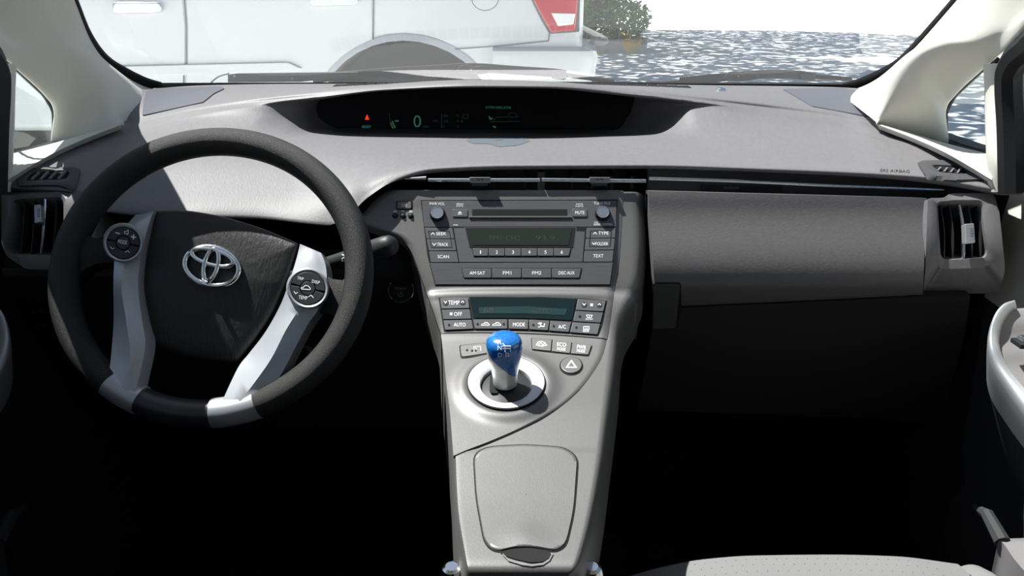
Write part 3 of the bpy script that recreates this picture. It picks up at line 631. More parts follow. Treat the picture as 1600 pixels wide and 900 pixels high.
# ------------------------------------------------------------------ centre stack surface
K = Prof([(270,1.08),(286,1.064),(298,1.052),(330,1.036),(447,.977),(456,.973),(462,.966),(470,.960),(525,.925),(545,.905),(600,.843),(640,.800),(712,.737),(790,.674),(860,.620),(885,.603),(900,.596),(910,.592)])
cs = thing('centre_console', 'satin grey flying console sweeping down between the front seats', 'console', (.05, .85, .55))
# base shell (buttress + lower console)
CL = [(298,655),(340,640),(400,652),(447,664),(480,676),(521,689),(560,693),(600,697),(650,703),(700,707),(713,708),(760,710),(800,713),(860,723),(885,728),(906,736)]
CR = [(298,1011),(380,1013),(430,1009),(470,993),(500,978),(530,971),(560,967),(620,959),(720,946),(800,931),(860,915),(885,906),(906,893)]
def clift(x, y, u):
    a = 0.0; e = .035
    if u < e*.6: a -= .004*((e*.6-u)/(e*.6))**2
    if u > 1-e*1.6: a -= .016*((u-1+e*1.6)/(e*1.6))**2
    if y > 885: a -= .012*((y-885)/21)**2
    if y < 705: a -= .001
    return a
crow = ysheet(K, CL, CR, 299, 906, 110, 60, clift)
def skirt(i, j):
    return Vector((0, .02, -.06)) if True else 0
g = G().grid(crow); n_ = 60; m_ = 110
base = [Vector(r) for r in []]
bd = [j for j in range(n_)] + [i*n_+n_-1 for i in range(1, m_)] + [(m_-1)*n_+j for j in range(n_-2,-1,-1)] + [i*n_ for i in range(m_-2,0,-1)]
k0 = len(g.v)
for q in bd:
    v = g.v[q]; i = q//n_; j = q % n_; s_ = 1 if j > n_/2 else -1
    g.v.append(v + Vector((s_*.004*(1 if 0 < j < 1 else 0) + (.006*s_ if j in (0, n_-1) else 0), .03, -.10 if i > 40 else -.06)))
for a_ in range(len(bd)):
    b_ = (a_+1) % len(bd); g.f.append((bd[a_], k0+a_, k0+b_, bd[b_]))
g.mk('console_shell', mt['silver'], cs, smooth=50)
# upper centre panel
UL = [(298,606),(310,588),(330,570),(345,559),(352,572),(358,588),(366,614),(376,630),(390,641),(410,650),(447,663),(480,675),(521,689)]
UR = [(298,974),(400,968),(447,961),(480,956),(528,948)]
def ulift(x, y, u):
    a = .0015
    if 449 < y < 469: a += .0035*math.sin(math.pi*(y-449)/20)*math.sin(math.pi*min(max(u,.0),1))**.4
    if u > .985: a -= .002*((u-.985)/.015)**2
    if u < .02: a -= .002*((.02-u)/.02)**2
    return a
def slab(rows, th):
    g = G().grid(rows, thick=lambda i, j: th); return g
ftop = lambda x: 521 - 3*math.sin(math.pi*(x-688)/262) + 9*((x-688)/262)**1.5 if x > 688 else 521
def ys2(sf, left, right, y0, y1f, nr, nc, lift, topf=None):
    fl = spl(*zip(*left)); fr = spl(*zip(*right)); rows = []
    for i in range(nr):
        t = i/(nr-1); py0 = y0 + (521-y0)*t if topf is None else 521 + (y1f-521)*t; a, b = fl(py0), fr(py0); rr = []
        for j in range(nc):
            u = j/(nc-1); x = a+(b-a)*u
            if topf is None: y = py0 + (y1f(x)-521)*max(0, (py0-478)/43)
            else: y = py0 + (topf(x)-521)*max(0, 1-(py0-521)/60)
            rr.append(sf(x, y, lift(x, y, u)))
        rows.append(rr)
    return rows
slab(ys2(K, UL, UR, 298, ftop, 80, 50, ulift), Vector((0,.006,-.010))).mk('centre_panel', mt['silver'], cs, smooth=50)
# shift panel
SLf = [(521,689),(560,693.5),(600,697.5),(650,703.5),(700,707.5),(713,708.5)]
SRf = [(521,949),(545,944),(570,934),(600,914),(625,889),(650,854),(670,815),(690,768),(705,728),(713,709.5)]
RC = (791,605)
def slift(x, y, u):
    r = math.hypot((x-RC[0])/60, (y-RC[1])/42); a = .0012 + .0045*math.exp(-((r-1.12)/.22)**2)
    if u > .97: a -= .0025*((u-.97)/.03)**2
    return a
slab(ys2(K, SLf, SRf, 0, 713, 90, 70, slift, topf=lambda x: ftop(x)+1.6), Vector((0,.004,-.010))).mk('shift_panel', mt['silver'], cs, smooth=50)
# shift gate: pale ring, inner bowl, slotted dome
O_ = ell(RC[0], RC[1], 60, 41, 64); I_ = ell(RC[0], RC[1]+3.5, 40, 28.5, 64)
g = G(); mix = lambda s_: [(x*(1-s_)+a*s_, y*(1-s_)+b*s_) for (x,y),(a,b) in zip(O_,I_)]
g.grid([[K(x,y,l) for x,y in mix(s_)] for s_, l in ((0,.004),(.02,.0080),(.3,.0086),(.6,.0085),(.93,.0078),(1,.0066))] + [[K(x,y,.001) for x,y in I_]], closed=True)
g.mk('gate_ring', M('gate_ring_silver', (.50,.51,.53), .4, metal=.4), cs, smooth=40)
sring('ring_seam', K, ell(RC[0],RC[1],61.2,42.2,64), ell(RC[0],RC[1],58,39,64), .0072, mt['seam'], cs)
q = G(); q.grid([[K(RC[0]+(x-RC[0])*s_, RC[1]+3.5+(y-RC[1]-3.5)*s_, l) for x,y in I_] for s_, l in ((1.0,.0022),(.8,.0038),(.5,.0056),(.2,.0064),(.02,.0065))], closed=True); q.mk('gate_dome', mt['knob'], cs, smooth=60)
plate('gate_slot', K, rnd([(766,594),(772,592),(774,611),(778,612),(778,622),(768,622),(765,616)], 2), .0072, .006, mt['seam'], cs, bevel=0)
# console lid with thumb notch
LID = rnd([(740,711),(762,699),(820,695.5),(882,700),(903,716),(897,800),(885,852),(872,861),(862,862),(820,855),(781,863),(766,859),(756,845),(744,780)], [14,14,20,14,12,20,12,8,6,20,6,8,10,20], 4)
sring('lid_seam', K, [(822+(x-822)*1.018, 780+(y-780)*1.014) for x, y in LID], [(822+(x-822)*.97, 780+(y-780)*.97) for x, y in LID], .0008, mt['seam'], cs)
g = G(); n_ = len(LID); c = (822,775)
def lidl(x, y): return .0026 + .0012*math.exp(-((x-820)/30)**2 - ((y-842)/16)**2)
lp = [[K(x,y,-.001) for x,y in LID]] + [[K(c[0]+(x-c[0])*s_, c[1]+(y-c[1])*s_, lidl(c[0]+(x-c[0])*s_, c[1]+(y-c[1])*s_) - (.0012 if s_ > .985 else 0)) for x,y in LID] for s_ in (.995,.98,.94,.88,.8,.7,.55,.4,.25,.1,.01)]
g.grid(lp, closed=True); g.mk('console_lid', mt['silver'], cs, smooth=50)
nt_ = rnd([(780,864),(800,859),(820,857.5),(842,859),(861,864),(858,873),(848,879),(828,880),(805,875),(790,870)], 4, 3)
plate('thumb_notch', K, nt_, .0012, .004, mt['seam'], cs, bevel=0)
stroke('notch_edge', K, [[(786,868),(795,877),(815,882.5),(830,884),(848,882),(858,876),(863,867)]], 2.2, .0016, mt['silver'], cs)
for x in (719, 914):
    p = K(x, 908, -.082) + Vector((-.012 if x < 800 else .012, 0, 0)); lathe(p, (0,-.1,1), [(-.06,.011),(.026,.011),(.032,.009),(.034,.006),(.034,0)], 20).mk('chrome_end_cap', mt['chrome'], cs)
# switches on the shift panel
def key(par, sf, pts, txt=None, tw=10, th=5, tc=None, m='key', lift=.0018, bev=.0005, rot=0, led=None, tm='print', r=1.2):
    o = plate('button', sf, rnd(pts, r, 2) if r else pts, lift, .003, mt[m], par, bevel=bev)
    cx = sum(p[0] for p in pts)/len(pts); cy = sum(p[1] for p in pts)/len(pts)
    if txt:
        for q, s_ in enumerate(txt if isinstance(txt, list) else [txt]):
            w2 = tw[q] if isinstance(tw, list) else tw; c2 = (tc[q] if isinstance(tc, list) else tc) if tc else (cx, cy); h2 = th[q] if isinstance(th, list) else th
            text(s_, sf, c2[0], c2[1], w2, h2, lift+.0003, mt[tm], o, rot=rot)
    if led: plate('lamp_dot', sf, ell(led[0], led[1], 1.9, 1.9, 12), lift+.0005, .001, mt['seam'], o, bevel=0)
    return o
K3 = lambda x, y, l=0: K(x, y, l + slift(x, y, .5))
plate('switch_seam', K3, rnd([(717,541),(760,537),(762,559),(720,562)], 4), .0004, .002, mt['seam'], cs, bevel=0)
o = key(cs, K3, [(719,542.5),(759,538.5),(761,557.5),(721.5,560)], 'P', 5, 7, (746,549.5), m='silver', led=(730,550.5), r=3)
stroke('icon', K3, [[(740.5,545),(751,544.5),(751.5,555),(741,555.5),(740.5,545)]], .8, .0022, mt['print'], o)
plate('switch_seam', K3, rnd([(829.5,529),(860,531.5),(926,541.5),(920,558.5),(831,549)], 2.5), .0004, .002, mt['seam'], cs, bevel=0)
o = key(cs, K3, [(831,530.5),(862,533),(860.5,551),(832,548)], m='silver')
stroke('icon', K3, [[(838,542),(841,537.5),(846,536.5),(851,538.5),(854,542.5),(848,544),(842,543.5),(838,542)], [(842,541),(845,539),(848,542),(851,540)]], 1.2, .0022, mt['print'], o)
key(cs, K3, [(863.5,533.2),(893,537),(890.5,554.5),(862,551.2)], ['ECO','MODE'], [14,13], [6,4.5], [(877.5,541.5),(877,548.5)], m='silver', rot=5)
key(cs, K3, [(894.5,537.3),(924,542),(919,556.8),(892,554.7)], ['PWR','MODE'], [14,12.5], [6,4.5], [(908.5,545.5),(907.5,551.5)], m='silver', rot=6)
plate('switch_seam', K3, ell(892.5,573.5,18.5,14.5,40), .0006, .003, mt['seam'], cs, bevel=0)
o = plate('button', K3, ell(892.5,573.5,16.6,12.8,40), .0026, .004, mt['silver'], cs, bevel=.0012, label='round hazard warning button')
stroke('icon', K3, [[(892.5,568),(900,578.5),(885,578.5),(892.5,568)]], 2.0, .0031, mt['print'], o)
# clock switches left of the radio
o = plate('switch_seam', K, rnd(rect(619.5,314.8,644.5,328.2), 1.5), .0022, .002, mt['seam'], cs, bevel=0)
key(cs, K, rect(621,316,643,327), '12:00', 8, 5, (632,321.5), m='silver', lift=.0032)
for x, s_ in ((617.8,'H'),(630,'M'),(642,':00')):
    plate('switch_seam', K, ell(x,337.8,4.6,4.2,16), .0022, .002, mt['seam'], cs, bevel=0)
    lathe(K(x,337.8,.001), K.nrm(337), [(0,.0027),(.002,.0027),(.0032,.0018),(.0036,0)], 16).mk('clock_button', mt['knob'], cs)
    text(s_, K, x, 331.3, 4.2*(1.3 if len(s_) > 1 else 1), 3.6, .0024, mt['print'], cs)

# ------------------------------------------------------------------ radio
KR = lambda x, y, l=0: K(x, y, l+.0018)
rad = thing('car_radio', 'dark grey car radio with disc slot, display and two round knobs', 'radio', K(812, 447, -.02))
plate('seam_frame', KR, [(657.5,313.5),(964.5,312.5),(962,420),(954.5,447.5),(680,446.8),(668,400)], .0003, .003, mt['seam'], rad, bevel=0)
plate('upper_face', KR, [(659.5,315.5),(963,314.5),(962,355.5),(663,356)], .0012, .004, mt['radio'], rad, bevel=.0005)
plate('middle_face', KR, [(709,357),(914,357),(910,410.3),(718,410.8)], .0010, .004, mt['radio'], rad, bevel=.0003)
plate('lower_face', KR, [(672,412.2),(957.5,411.2),(952.5,445.5),(681,445.3)], .0010, .004, mt['radio'], rad, bevel=.0005)
# disc slot and upper keys
plate('disc_slot', KR, rect(733,327,893,341.5), .0016, .004, mt['key'], rad, bevel=.0004)
plate('slot_opening', KR, rect(738,328.5,886,339), .0019, .004, mt['seam'], rad, bevel=0)
plate('slot_lip', KR, [(733,339.5),(893,339.5),(893,342.5),(733,342.5)], .0035, .003, mt['key'], rad, bevel=.0008)
plate('key_seam', KR, rnd(rect(706,327.5,732,341.8),2), .0015, .001, mt['seam'], rad, bevel=0)
o = key(rad, KR, rect(707.3,328.8,730.8,340.6), m='key', lift=.0028)
mk('icon', [KR(x,y,.0033) for x,y in ((719,332.2),(722,335),(716,335))], [(0,1,2)], mt['print'], o, smooth=0); stroke('icon', KR, [[(716,336.6),(722,336.6)]], .9, .0033, mt['print'], o)
plate('key_seam', KR, rnd(rect(892.5,326.8,919,341.8),2), .0015, .001, mt['seam'], rad, bevel=0)
key(rad, KR, [(894,328),(917,328),(917,340.5),(894.5,340.5)], 'MUTE', 14.5, 5, m='key', lift=.0028)
def knob(x, y):
    k = thing_part = lathe(KR(x, y, 0), K.nrm(y), [(0,.0104),(.003,.0101),(.0062,.0092),(.0073,.0084),(.0077,.0074),(.0074,.0070),(.0074,0)], 40).mk('knob', mt['rknob'], rad, smooth=35)
    lathe(KR(x, y, .0073), K.nrm(y), [(0,.0082),(.0006,.0081),(.0006,.0074),(.0002,.0072)], 40).mk('knob_ring', mt['satin'], k)
knob(684, 336); knob(941, 335)
text('PWR·VOL', KR, 683.5, 319.6, 23.5, 4.2, .0018, mt['print'], rad); text('TUNE·FILE', KR, 940, 319, 25.5, 4, .0018, mt['print'], rad)
text('disc', KR, 719, 319.5, 11, 3, .0018, mt['print'], rad); text('DIGITAL', KR, 719, 323, 11, 2.6, .0018, mt['print'], rad)
text('WMA', KR, 905, 320.2, 11.5, 2.4, .0018, mt['print'], rad); text('MP3', KR, 905, 323.6, 11.5, 2.4, .0018, mt['print'], rad)
text('PUSH', KR, 931, 348.8, 6, 1.8, .0018, mt['print'], rad); text('AUDIO CONTROL', KR, 942, 352, 30, 3.6, .0018, mt['print'], rad); text('PWR', KR, 712.3, 353.2, 7, 2.2, .0018, mt['print'], rad)
# left and right key columns
key(rad, KR, [(664,357.3),(707,357.3),(710,374),(667,374.2)], 'SEEK', 15.5, 5, (689.8,366.3), lift=.0012)
key(rad, KR, [(667.2,375),(710.2,375),(713.2,392.5),(670.5,393)], 'TRACK', 17, 5, (692,383.3), lift=.0012)
key(rad, KR, [(670.8,394),(713.6,393.7),(717,410.8),(673.5,411.3)], 'SCAN', 17.5, 5, (693,402.3), lift=.0012)
stroke('icon', KR, [[(674.2,368),(676.7,364.8),(679.2,368)], [(676.2,381.5),(679,384.8),(681.6,381.5)]], 1.0, .0016, mt['print'], rad)
stroke('icon', KR, [[(669.5,362.5),(702,362.5)], [(669.5,362.5),(674.5,387.5)], [(702.5,363),(706.5,387)], [(674.5,387.5),(706.5,387.5)]], .8, .0016, mt['seam'], rad)
key(rad, KR, [(916.3,357),(961.5,356.6),(960.5,372.8),(915.3,373.2)], 'TYPE', 16, 5, (942.5,365.6), lift=.0012)
key(rad, KR, [(915.2,374.2),(960.4,373.8),(958.8,391.5),(913.5,391.8)], 'FOLDER', 19.5, 5, (940,382.3), lift=.0012)
key(rad, KR, [(913.3,392.8),(958.6,392.4),(956.8,410.2),(911.5,410.3)], 'TEXT', 16, 5, (934.5,401), lift=.0012)
stroke('icon', KR, [[(926.8,367.2),(929.3,364),(931.8,367.2)], [(925,380.5),(927.5,383.6),(930,380.5)]], 1.0, .0016, mt['print'], rad)
stroke('icon', KR, [[(922,362),(954.5,362)], [(922,362),(920.5,386)], [(955,362),(952.5,386)], [(920.5,386),(952.5,386)]], .8, .0016, mt['seam'], rad)
# display and presets
plate('display_frame', KR, [(725,356.6),(901,356.6),(897,389),(733,389)], .0012, .002, mt['key'], rad, bevel=.0004)
g = G(); o_ = [(727,357.2),(899,357.2),(895,387.5),(734,387.5)]; i_ = [(733,359.5),(893,359.5),(888,384.5),(739,384.5)]
plate('display_bezel', KR, o_, .0016, .002, mt['seam'], rad, bevel=0)
ld = plate('display', KR, i_, .0020, .001, mt['lcd'], rad, bevel=0, label='dull green liquid crystal display')
text('FM1 CH2', KR, 789, 373.5, 48, 8, .0022, mt['lcdink'], ld); text('93.9', KR, 851.5, 373.5, 29, 8, .0022, mt['lcdink'], ld)
plate('preset_seam', KR, [(737,388.8),(893,388.8),(889.5,402.5),(740.5,402.8)], .0014, .001, mt['seam'], rad, bevel=0)
for k in range(6):
    xa, xb = 738.5 + k*25.4, 763 + k*25.4
    pts = [(xa,389.5),(xb,389.5),(xb-(.2 if k < 5 else 3),401.2),(xa+(2 if k == 0 else 0),401.2)]
    if k == 5: pts = [(xa,389.5),(891.3,389.5),(888.4,401.2),(xa,401.2)]
    key(rad, KR, pts, str(k+1), 1.5 if k == 0 else 3.2, 5.2, (751+k*25.3,395.6), lift=.0022)
plate('source_seam', KR, rnd([(721.5,419.8),(909.5,419.8),(906,436.5),(724.5,436.3)],2), .0013, .001, mt['seam'], rad, bevel=0)
for k, s_ in enumerate(('AM·SAT','FM1','FM2','DISC·AUX')):
    xa, xb = 722.5+46.6*k, 767.8+46.6*k; pts = [(xa,421),(xb,421),(xb,435.2),(xa,435.2)]
    if k == 0: pts[3] = (725.5,435.2)
    if k == 3: pts = [(xa,421),(908,421),(904.5,435.4),(xa,435.2)]
    key(rad, KR, pts, s_, (24,13,14,25)[k], 5.2, ((746,428),(792.5,427.8),(838.5,427.8),(885,427.8))[k], lift=.0020)

# ------------------------------------------------------------------ climate panel
cl = thing('climate_control_panel', 'climate control panel with dark teal display and a row of keys', 'control panel', K(812, 525, -.02))
KC = lambda x, y, l=0: K(x, y, l+.0018)
def cy_(x, y): return y + 3.0*((x-690)/250)**2 - 0*1  # keys follow a shallow curve
plate('seam_frame', KC, [(685.5,466.5),(733,464.5),(820,464),(902,467),(948.5,471),(940,510),(933.5,526.5),(894,522),(850,519),(800,517.3),(740,516.6),(693.5,519)], .0004, .003, mt['seam'], cl, bevel=0)
dsp = plate('display', KC, [(733.5,466),(820,465),(900.5,468.5),(893,501.5),(820,498.5),(741,498)], .0012, .002, mt['lcd2'], cl, bevel=0)
plate('display_field', KC, [(748,481.5),(820,480),(886,484),(883,494),(820,491.5),(749,491.5)], .0014, .001, mt['lcd3'], dsp, bevel=0)
text('68', KC, 764, 486, 15, 8, .0016, mt['lcdink'], dsp); text('AUTO', KC, 845, 488, 34, 7, .0016, mt['lcdink'], dsp)
o = key(cl, KC, [(688,468),(731.5,466.8),(733.8,483),(690.5,484)], 'TEMP', 17.5, 6, (709.5,475), m='ckey', lift=.0018)
for x, s_ in ((696.5,1),(723,-1)):
    d = plate('round_key', KC, ell(x,474.9+ (0 if s_ > 0 else -.6),4.6,4.4,18), .0022, .002, mt['knob'], o, bevel=.0004)
    stroke('icon', KC, [[(x-2,474-s_*1),(x,474.3+s_*1.6),(x+2,474-s_*1)]], 1.1, .0026, mt['print'], o)
o = key(cl, KC, [(690.8,485.6),(734,484.6),(736.6,499.6),(693,500.6)], 'OFF', 12.5, 6, (716,492.5), m='ckey', lift=.0018)
def fan(x, y, par, r=2.4):
    g = G()
    for k in range(4):
        a = R(45+90*k); pts = [(x,y),(x+r*math.cos(a-.5),y+r*math.sin(a-.5)),(x+r*1.2*math.cos(a+.1),y+r*1.2*math.sin(a+.1)),(x+r*.9*math.cos(a+.6),y+r*.9*math.sin(a+.6))]
        g.add([KC(p[0],p[1],.0022) for p in pts], [(0,1,2,3)])
    g.mk('icon', mt['print'], par, smooth=0)
fan(705.3, 492.3, o)
key(cl, KC, [(693.3,502.2),(737,501.2),(740,515.6),(695.6,517.6)], 'AUTO', 18.5, 6, (718.5,509.3), m='ckey', lift=.0018, led=(702,509.8))
o = key(cl, KC, [(739.5,501),(792.5,500.4),(792.8,515.6),(742,515.6)], m='ckey', lift=.0018, led=(746.5,508.4))
plate('lamp_dot', KC, ell(787.3,508.4,1.9,1.9,12), .0023, .001, mt['seam'], o, bevel=0)
def carico(x, y, par): stroke('icon', KC, [[(x-6,y+1.8),(x-5.5,y-.3),(x-2.5,y-.8),(x-.5,y-3),(x+3,y-3),(x+6,y),(x+6,y+1.8),(x-6,y+1.8)], [(x-1,y-.5),(x+3,y-.2)]], 1.0, .0023, mt['print'], par)
carico(758.5, 509, o); carico(776, 509, o)
key(cl, KC, [(795,500.4),(825.5,501),(825,516.3),(795,515.6)], 'MODE', 18.5, 6, (810.8,509), m='ckey', lift=.0018)
o = key(cl, KC, [(827,501),(858.5,502.6),(856,518.4),(826.8,516.4)], m='ckey', lift=.0018, led=(833.3,509.7)); stroke('icon', KC, [[(841,507.5),(844,508.5),(846,512),(850,512.5),(850.5,508)], [(841.5,513.3),(845,512)], [(843,506.5),(846,507)]], 1.5, .0023, mt['print'], o)
key(cl, KC, [(860,502.7),(892.5,504.8),(888.5,521),(857.8,518.6)], 'A/C', 12, 6, (878,512.6), m='ckey', lift=.0018, led=(865,511.6))
o = key(cl, KC, [(902.8,469),(946,472),(942.3,488.3),(899.5,486)], m='ckey', lift=.0018)
for x, s_ in ((912.3,1),(936,-1)):
    plate('round_key', KC, ell(x,478,4.4,4.2,18), .0022, .002, mt['knob'], o, bevel=.0004); stroke('icon', KC, [[(x-2,477.6-s_*1),(x,478+s_*1.4),(x+2,477.6-s_*1)]], 1.1, .0026, mt['print'], o)
fan(924, 478.5, o)
o = key(cl, KC, [(899.2,487.3),(942,489.8),(938,506),(895.3,503.5)], 'FRONT', 11.5, 2.8, (920.5,500.6), m='ckey', lift=.0018, led=(905.5,496)); stroke('icon', KC, [[(916,494),(925,494.5),(923,498.5),(917.5,498),(916,494)], [(920.3,495.5),(920.3,498.5)]], 1.0, .0023, mt['print'], o)
o = key(cl, KC, [(894.8,505),(937.6,507.4),(933.3,524.8),(890,521.3)], 'REAR', 9.5, 2.8, (915.3,520), m='ckey', lift=.0018, led=(900.3,514)); stroke('icon', KC, [rect(911.5,512.5,920,517.5)+[(911.5,512.5)], [(914,515),(918,515)]], 1.0, .0023, mt['print'], o)

# ------------------------------------------------------------------ gear shifter
sh = thing('gear_shifter', 'stubby shift knob with glossy blue top and silver neck', 'gear shifter', K(790, 613, 0))
B0 = K(790, 611, 0); AX = Vector((-.03, -.10, 1)).normalized()
lathe(B0 - AX*.004, AX, [(0,.0045),(.016,.0045)], 14).mk('lever', mt['chrome'], sh)
kp = [(.008,.0100),(.0085,.0130),(.012,.0138),(.020,.0142),(.030,.0152),(.040,.0172),(.050,.0192),(.057,.0200),(.062,.0198),(.066,.0185),(.069,.0158),(.0712,.0115),(.0725,.006),(.073,0)]
fk = spl([a for a,b in kp], [b for a,b in kp]); tt = [.008+.065*(1-(1-i/70)**1.6) for i in range(71)]
gk = lathe(B0, AX, [(t, max(fk(t), 1e-4)) for t in tt], 96); KN = Hit(gk.v, gk.f, fall=Plane(B0+AX*.04, (0,-1,.4)))
gk.mk('knob_body', mt['knobsilver'], sh, smooth=60)
tl_ = spl([-1.01,-.9,-.6,-.2,.2,.6,.9,1.01], [.066,.060,.048,.040,.033,.027,.025,.025])
gb_ = G(); pick = []
av = AX.cross(Vector((1,0,0))).normalized(); bv = AX.cross(av)
for f in gk.f:
    if len(f) != 4: continue
    c_ = sum((gk.v[i] for i in f), Vector())/4; d = c_ - B0; t = d.dot(AX); rad_ = d - AX*t
    if rad_.length < 1e-5: continue
    sx_ = rad_.normalized().x; fr_ = rad_.normalized().y
    if t > tl_(sx_) and (fr_ < .45 or t > .064): pick.append(f)
idx = sorted({i for f in pick for i in f}); re = {q: k for k, q in enumerate(idx)}
mk('blue_face', [B0 + AX*.04 + (gk.v[i]-B0-AX*.04)*1.018 for i in idx], [tuple(re[i] for i in f) for f in pick], mt['blue'], sh, smooth=60, label='glossy translucent blue knob face')
for s_, x, y in (('R',781,535.5),('N',781,543.5),('D',781.5,554),('B',792.5,553.5)): text(s_, KN, x, y, 6, 6.4, .0011, mt['print'], sh)
stroke('shift_pattern', KN, [[(786,537.5),(789,541)], [(785.5,541),(797,541)], [(785.5,544.5),(797,544.5)], [(797,541),(797,549)], [(789,541),(789,549)], [(797,541),(797.5,541)]], 1.2, .0011, mt['print'], sh)

# ------------------------------------------------------------------ centre vents
for (xa, xb, tx, lab) in ((628,844.5,750,'slim horizontal centre air vent nearer the steering wheel'), (846.5,1009,937,'slim horizontal centre air vent nearer the glove box')):
    t = thing('centre_air_vent', lab, 'air vent', atY((xa+xb)/2, 296, 1.11))
    bar = lambda x, y, l=0: atY(x, y, 1.052 - l)
    y_ = 281.5
    if xa < 700:
        G().tube([bar(632,279.5),(bar(666,278.5))], [.0012,.0026], 8).mk('bright_bar', mt['satin'], t)
        G().tube([bar(669,281.5), bar(xb-1,281.5)], .0024, 8).mk('bright_bar', mt['satin'], t)
    else: G().tube([bar(xa,281), bar(xb,283)], .0024, 8).mk('bright_bar', mt['satin'], t)
    for k in range(4):
        x = xa + 45 + k*(xb-xa-70)/3; G().box(tuple(atY(x, 296, 1.095)), tuple(atY(x, 266, 1.13) + Vector((.0015,0,0)))).mk('vane', mt['black'], t, smooth=0)
    yy = 282
    tb = plate('adjuster_tab', bar, rnd([(tx-16.5,277),(tx+16.5,277),(tx+16,286),(tx-15.5,286)], 1), .008, .010, mt['spoke'], t, bevel=.001)
    plate('tab_foot', bar, rect(tx-13,286,tx+12,290.5), .006, .01, mt['dashdark'], t, bevel=.0005)
    stroke('tab_icon', bar, [[(tx-5,279.5),(tx-1,281)],[(tx+1,279),(tx+5,281)]], 1.2, .0086, mt['darkprint'], tb)
    if xa < 700: G().box(tuple(atY(840,297,1.09)), tuple(atY(850,262,1.12))).mk('divider', mt['dashdark'], t, smooth=0)

# ------------------------------------------------------------------ driver lower panel, power button
LP = Prof([(330,1.10),(345,1.085),(395,1.06),(425,1.045),(428,1.045),(465,1.055),(520,1.08),(600,1.14),(680,1.22)])
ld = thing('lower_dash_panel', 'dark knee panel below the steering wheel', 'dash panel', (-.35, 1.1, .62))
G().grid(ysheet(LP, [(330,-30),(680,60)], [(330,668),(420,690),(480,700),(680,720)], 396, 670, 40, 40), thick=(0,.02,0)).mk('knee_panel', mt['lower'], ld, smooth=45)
G().grid(ysheet(LP, [(330,-10),(430,-10)], [(330,200),(430,205)], 421, 430, 4, 8, lambda x,y,u: .004), thick=(0,.02,0)).mk('panel_lip', mt['dashdark'], ld, smooth=45)
LP2 = lambda x, y, l=0: LP(x, y, l)
plate('switch_block', LP2, rnd(rect(40,474,100,522),4), .002, .004, mt['black'], ld)
text('L   R', LP2, 60, 485, 18, 4, .0026, mt['dimprint'], ld); text('MIRROR', LP2, 66, 505.5, 20, 3, .0026, mt['dimprint'], ld)
plate('storage_flap_seam', LP2, rnd(rect(630,518,662,553),4), .0006, .002, mt['seam'], ld, bevel=0); plate('storage_flap', LP2, rnd(rect(632,520,660,551),3), .0014, .002, mt['lower'], ld)
pwp = Plane(LP(627,453,.004), (0.05,-1,.35))
pw = thing('power_button', 'round black power button with a chrome ring', 'button', pwp(627,478,-.01))
o0 = pwp(627,453,0); nn = pwp.n
lathe(o0, nn, [(-.02,.0185),(.001,.0185),(.0035,.0178),(.0038,.0165),(.002,.0152),(-.002,.0150)], 40).mk('chrome_ring', mt['chrome'], pw)
pb = lathe(o0, nn, [(-.01,.0150),(.001,.0150),(.0018,.0138),(.0022,0)], 36).mk('button_face', mt['black'], pw)
text('POWER', pwp, 626, 451, 17, 4, .0026, mt['dimprint'], pb); stroke('icon', pwp, [[(622.5,457.5),(622,461),(624,463.5),(628,463.5),(630,461),(629.5,457.5)], [(626,456),(626,460)]], .9, .0026, mt['dimprint'], pb)

# ------------------------------------------------------------------ steering wheel
WT = R(30); WC = Vector((-.343,.886,.845)); WN = Vector((0,-math.cos(WT),math.sin(WT))); WU = Vector((1,0,0)); WV = Vector((0,math.sin(WT),math.cos(WT)))
W = Plane(WC, WN); RA_, RB_ = .1685, .158
sw = thing('steering_wheel', 'black steering wheel with two silver spokes turned slightly clockwise', 'steering wheel', WC - WN*.05 - WV*.17)
def wang(px, py): p = W(px, py) - WC; return math.atan2(p.dot(WV)/RB_, p.dot(WU)/RA_)
def rimpt(a, r0=0): return WC + WU*(RA_*math.cos(a)) + WV*(RB_*math.sin(a))
aL, aR = wang(180, 612), wang(365, 660)
def arc(a0, a1, n, rx, ry):
    rows = []
    for i in range(n+1):
        a = a0 + (a1-a0)*i/n; c = rimpt(a); e = (c - WC).normalized(); rows.append([c + e*(rx*math.cos(2*math.pi*j/24)) + WN*(ry*math.sin(2*math.pi*j/24)) for j in range(24)])
    g = G().grid(rows, closed=True); g.f += [tuple(range(24)), tuple(n*24+j for j in range(24))]; return g
e1, e2, e3, e4 = wang(171,607), wang(213,632), wang(337,660), wang(402,640)
arc(e4, e1+2*math.pi, 150, .0163, .0172).mk('rim', mt['wheel'], sw, smooth=50)
arc(e2, e3, 30, .0152, .0162).mk('rim_lower_section', mt['wheelbot'], sw, smooth=50)
arc(e1-.015, e2+.015, 10, .0168, .0178).mk('spoke_foot', mt['spoke'], sw, smooth=50)
arc(e3-.015, e4+.015, 10, .0168, .0178).mk('spoke_foot', mt['spoke'], sw, smooth=50)
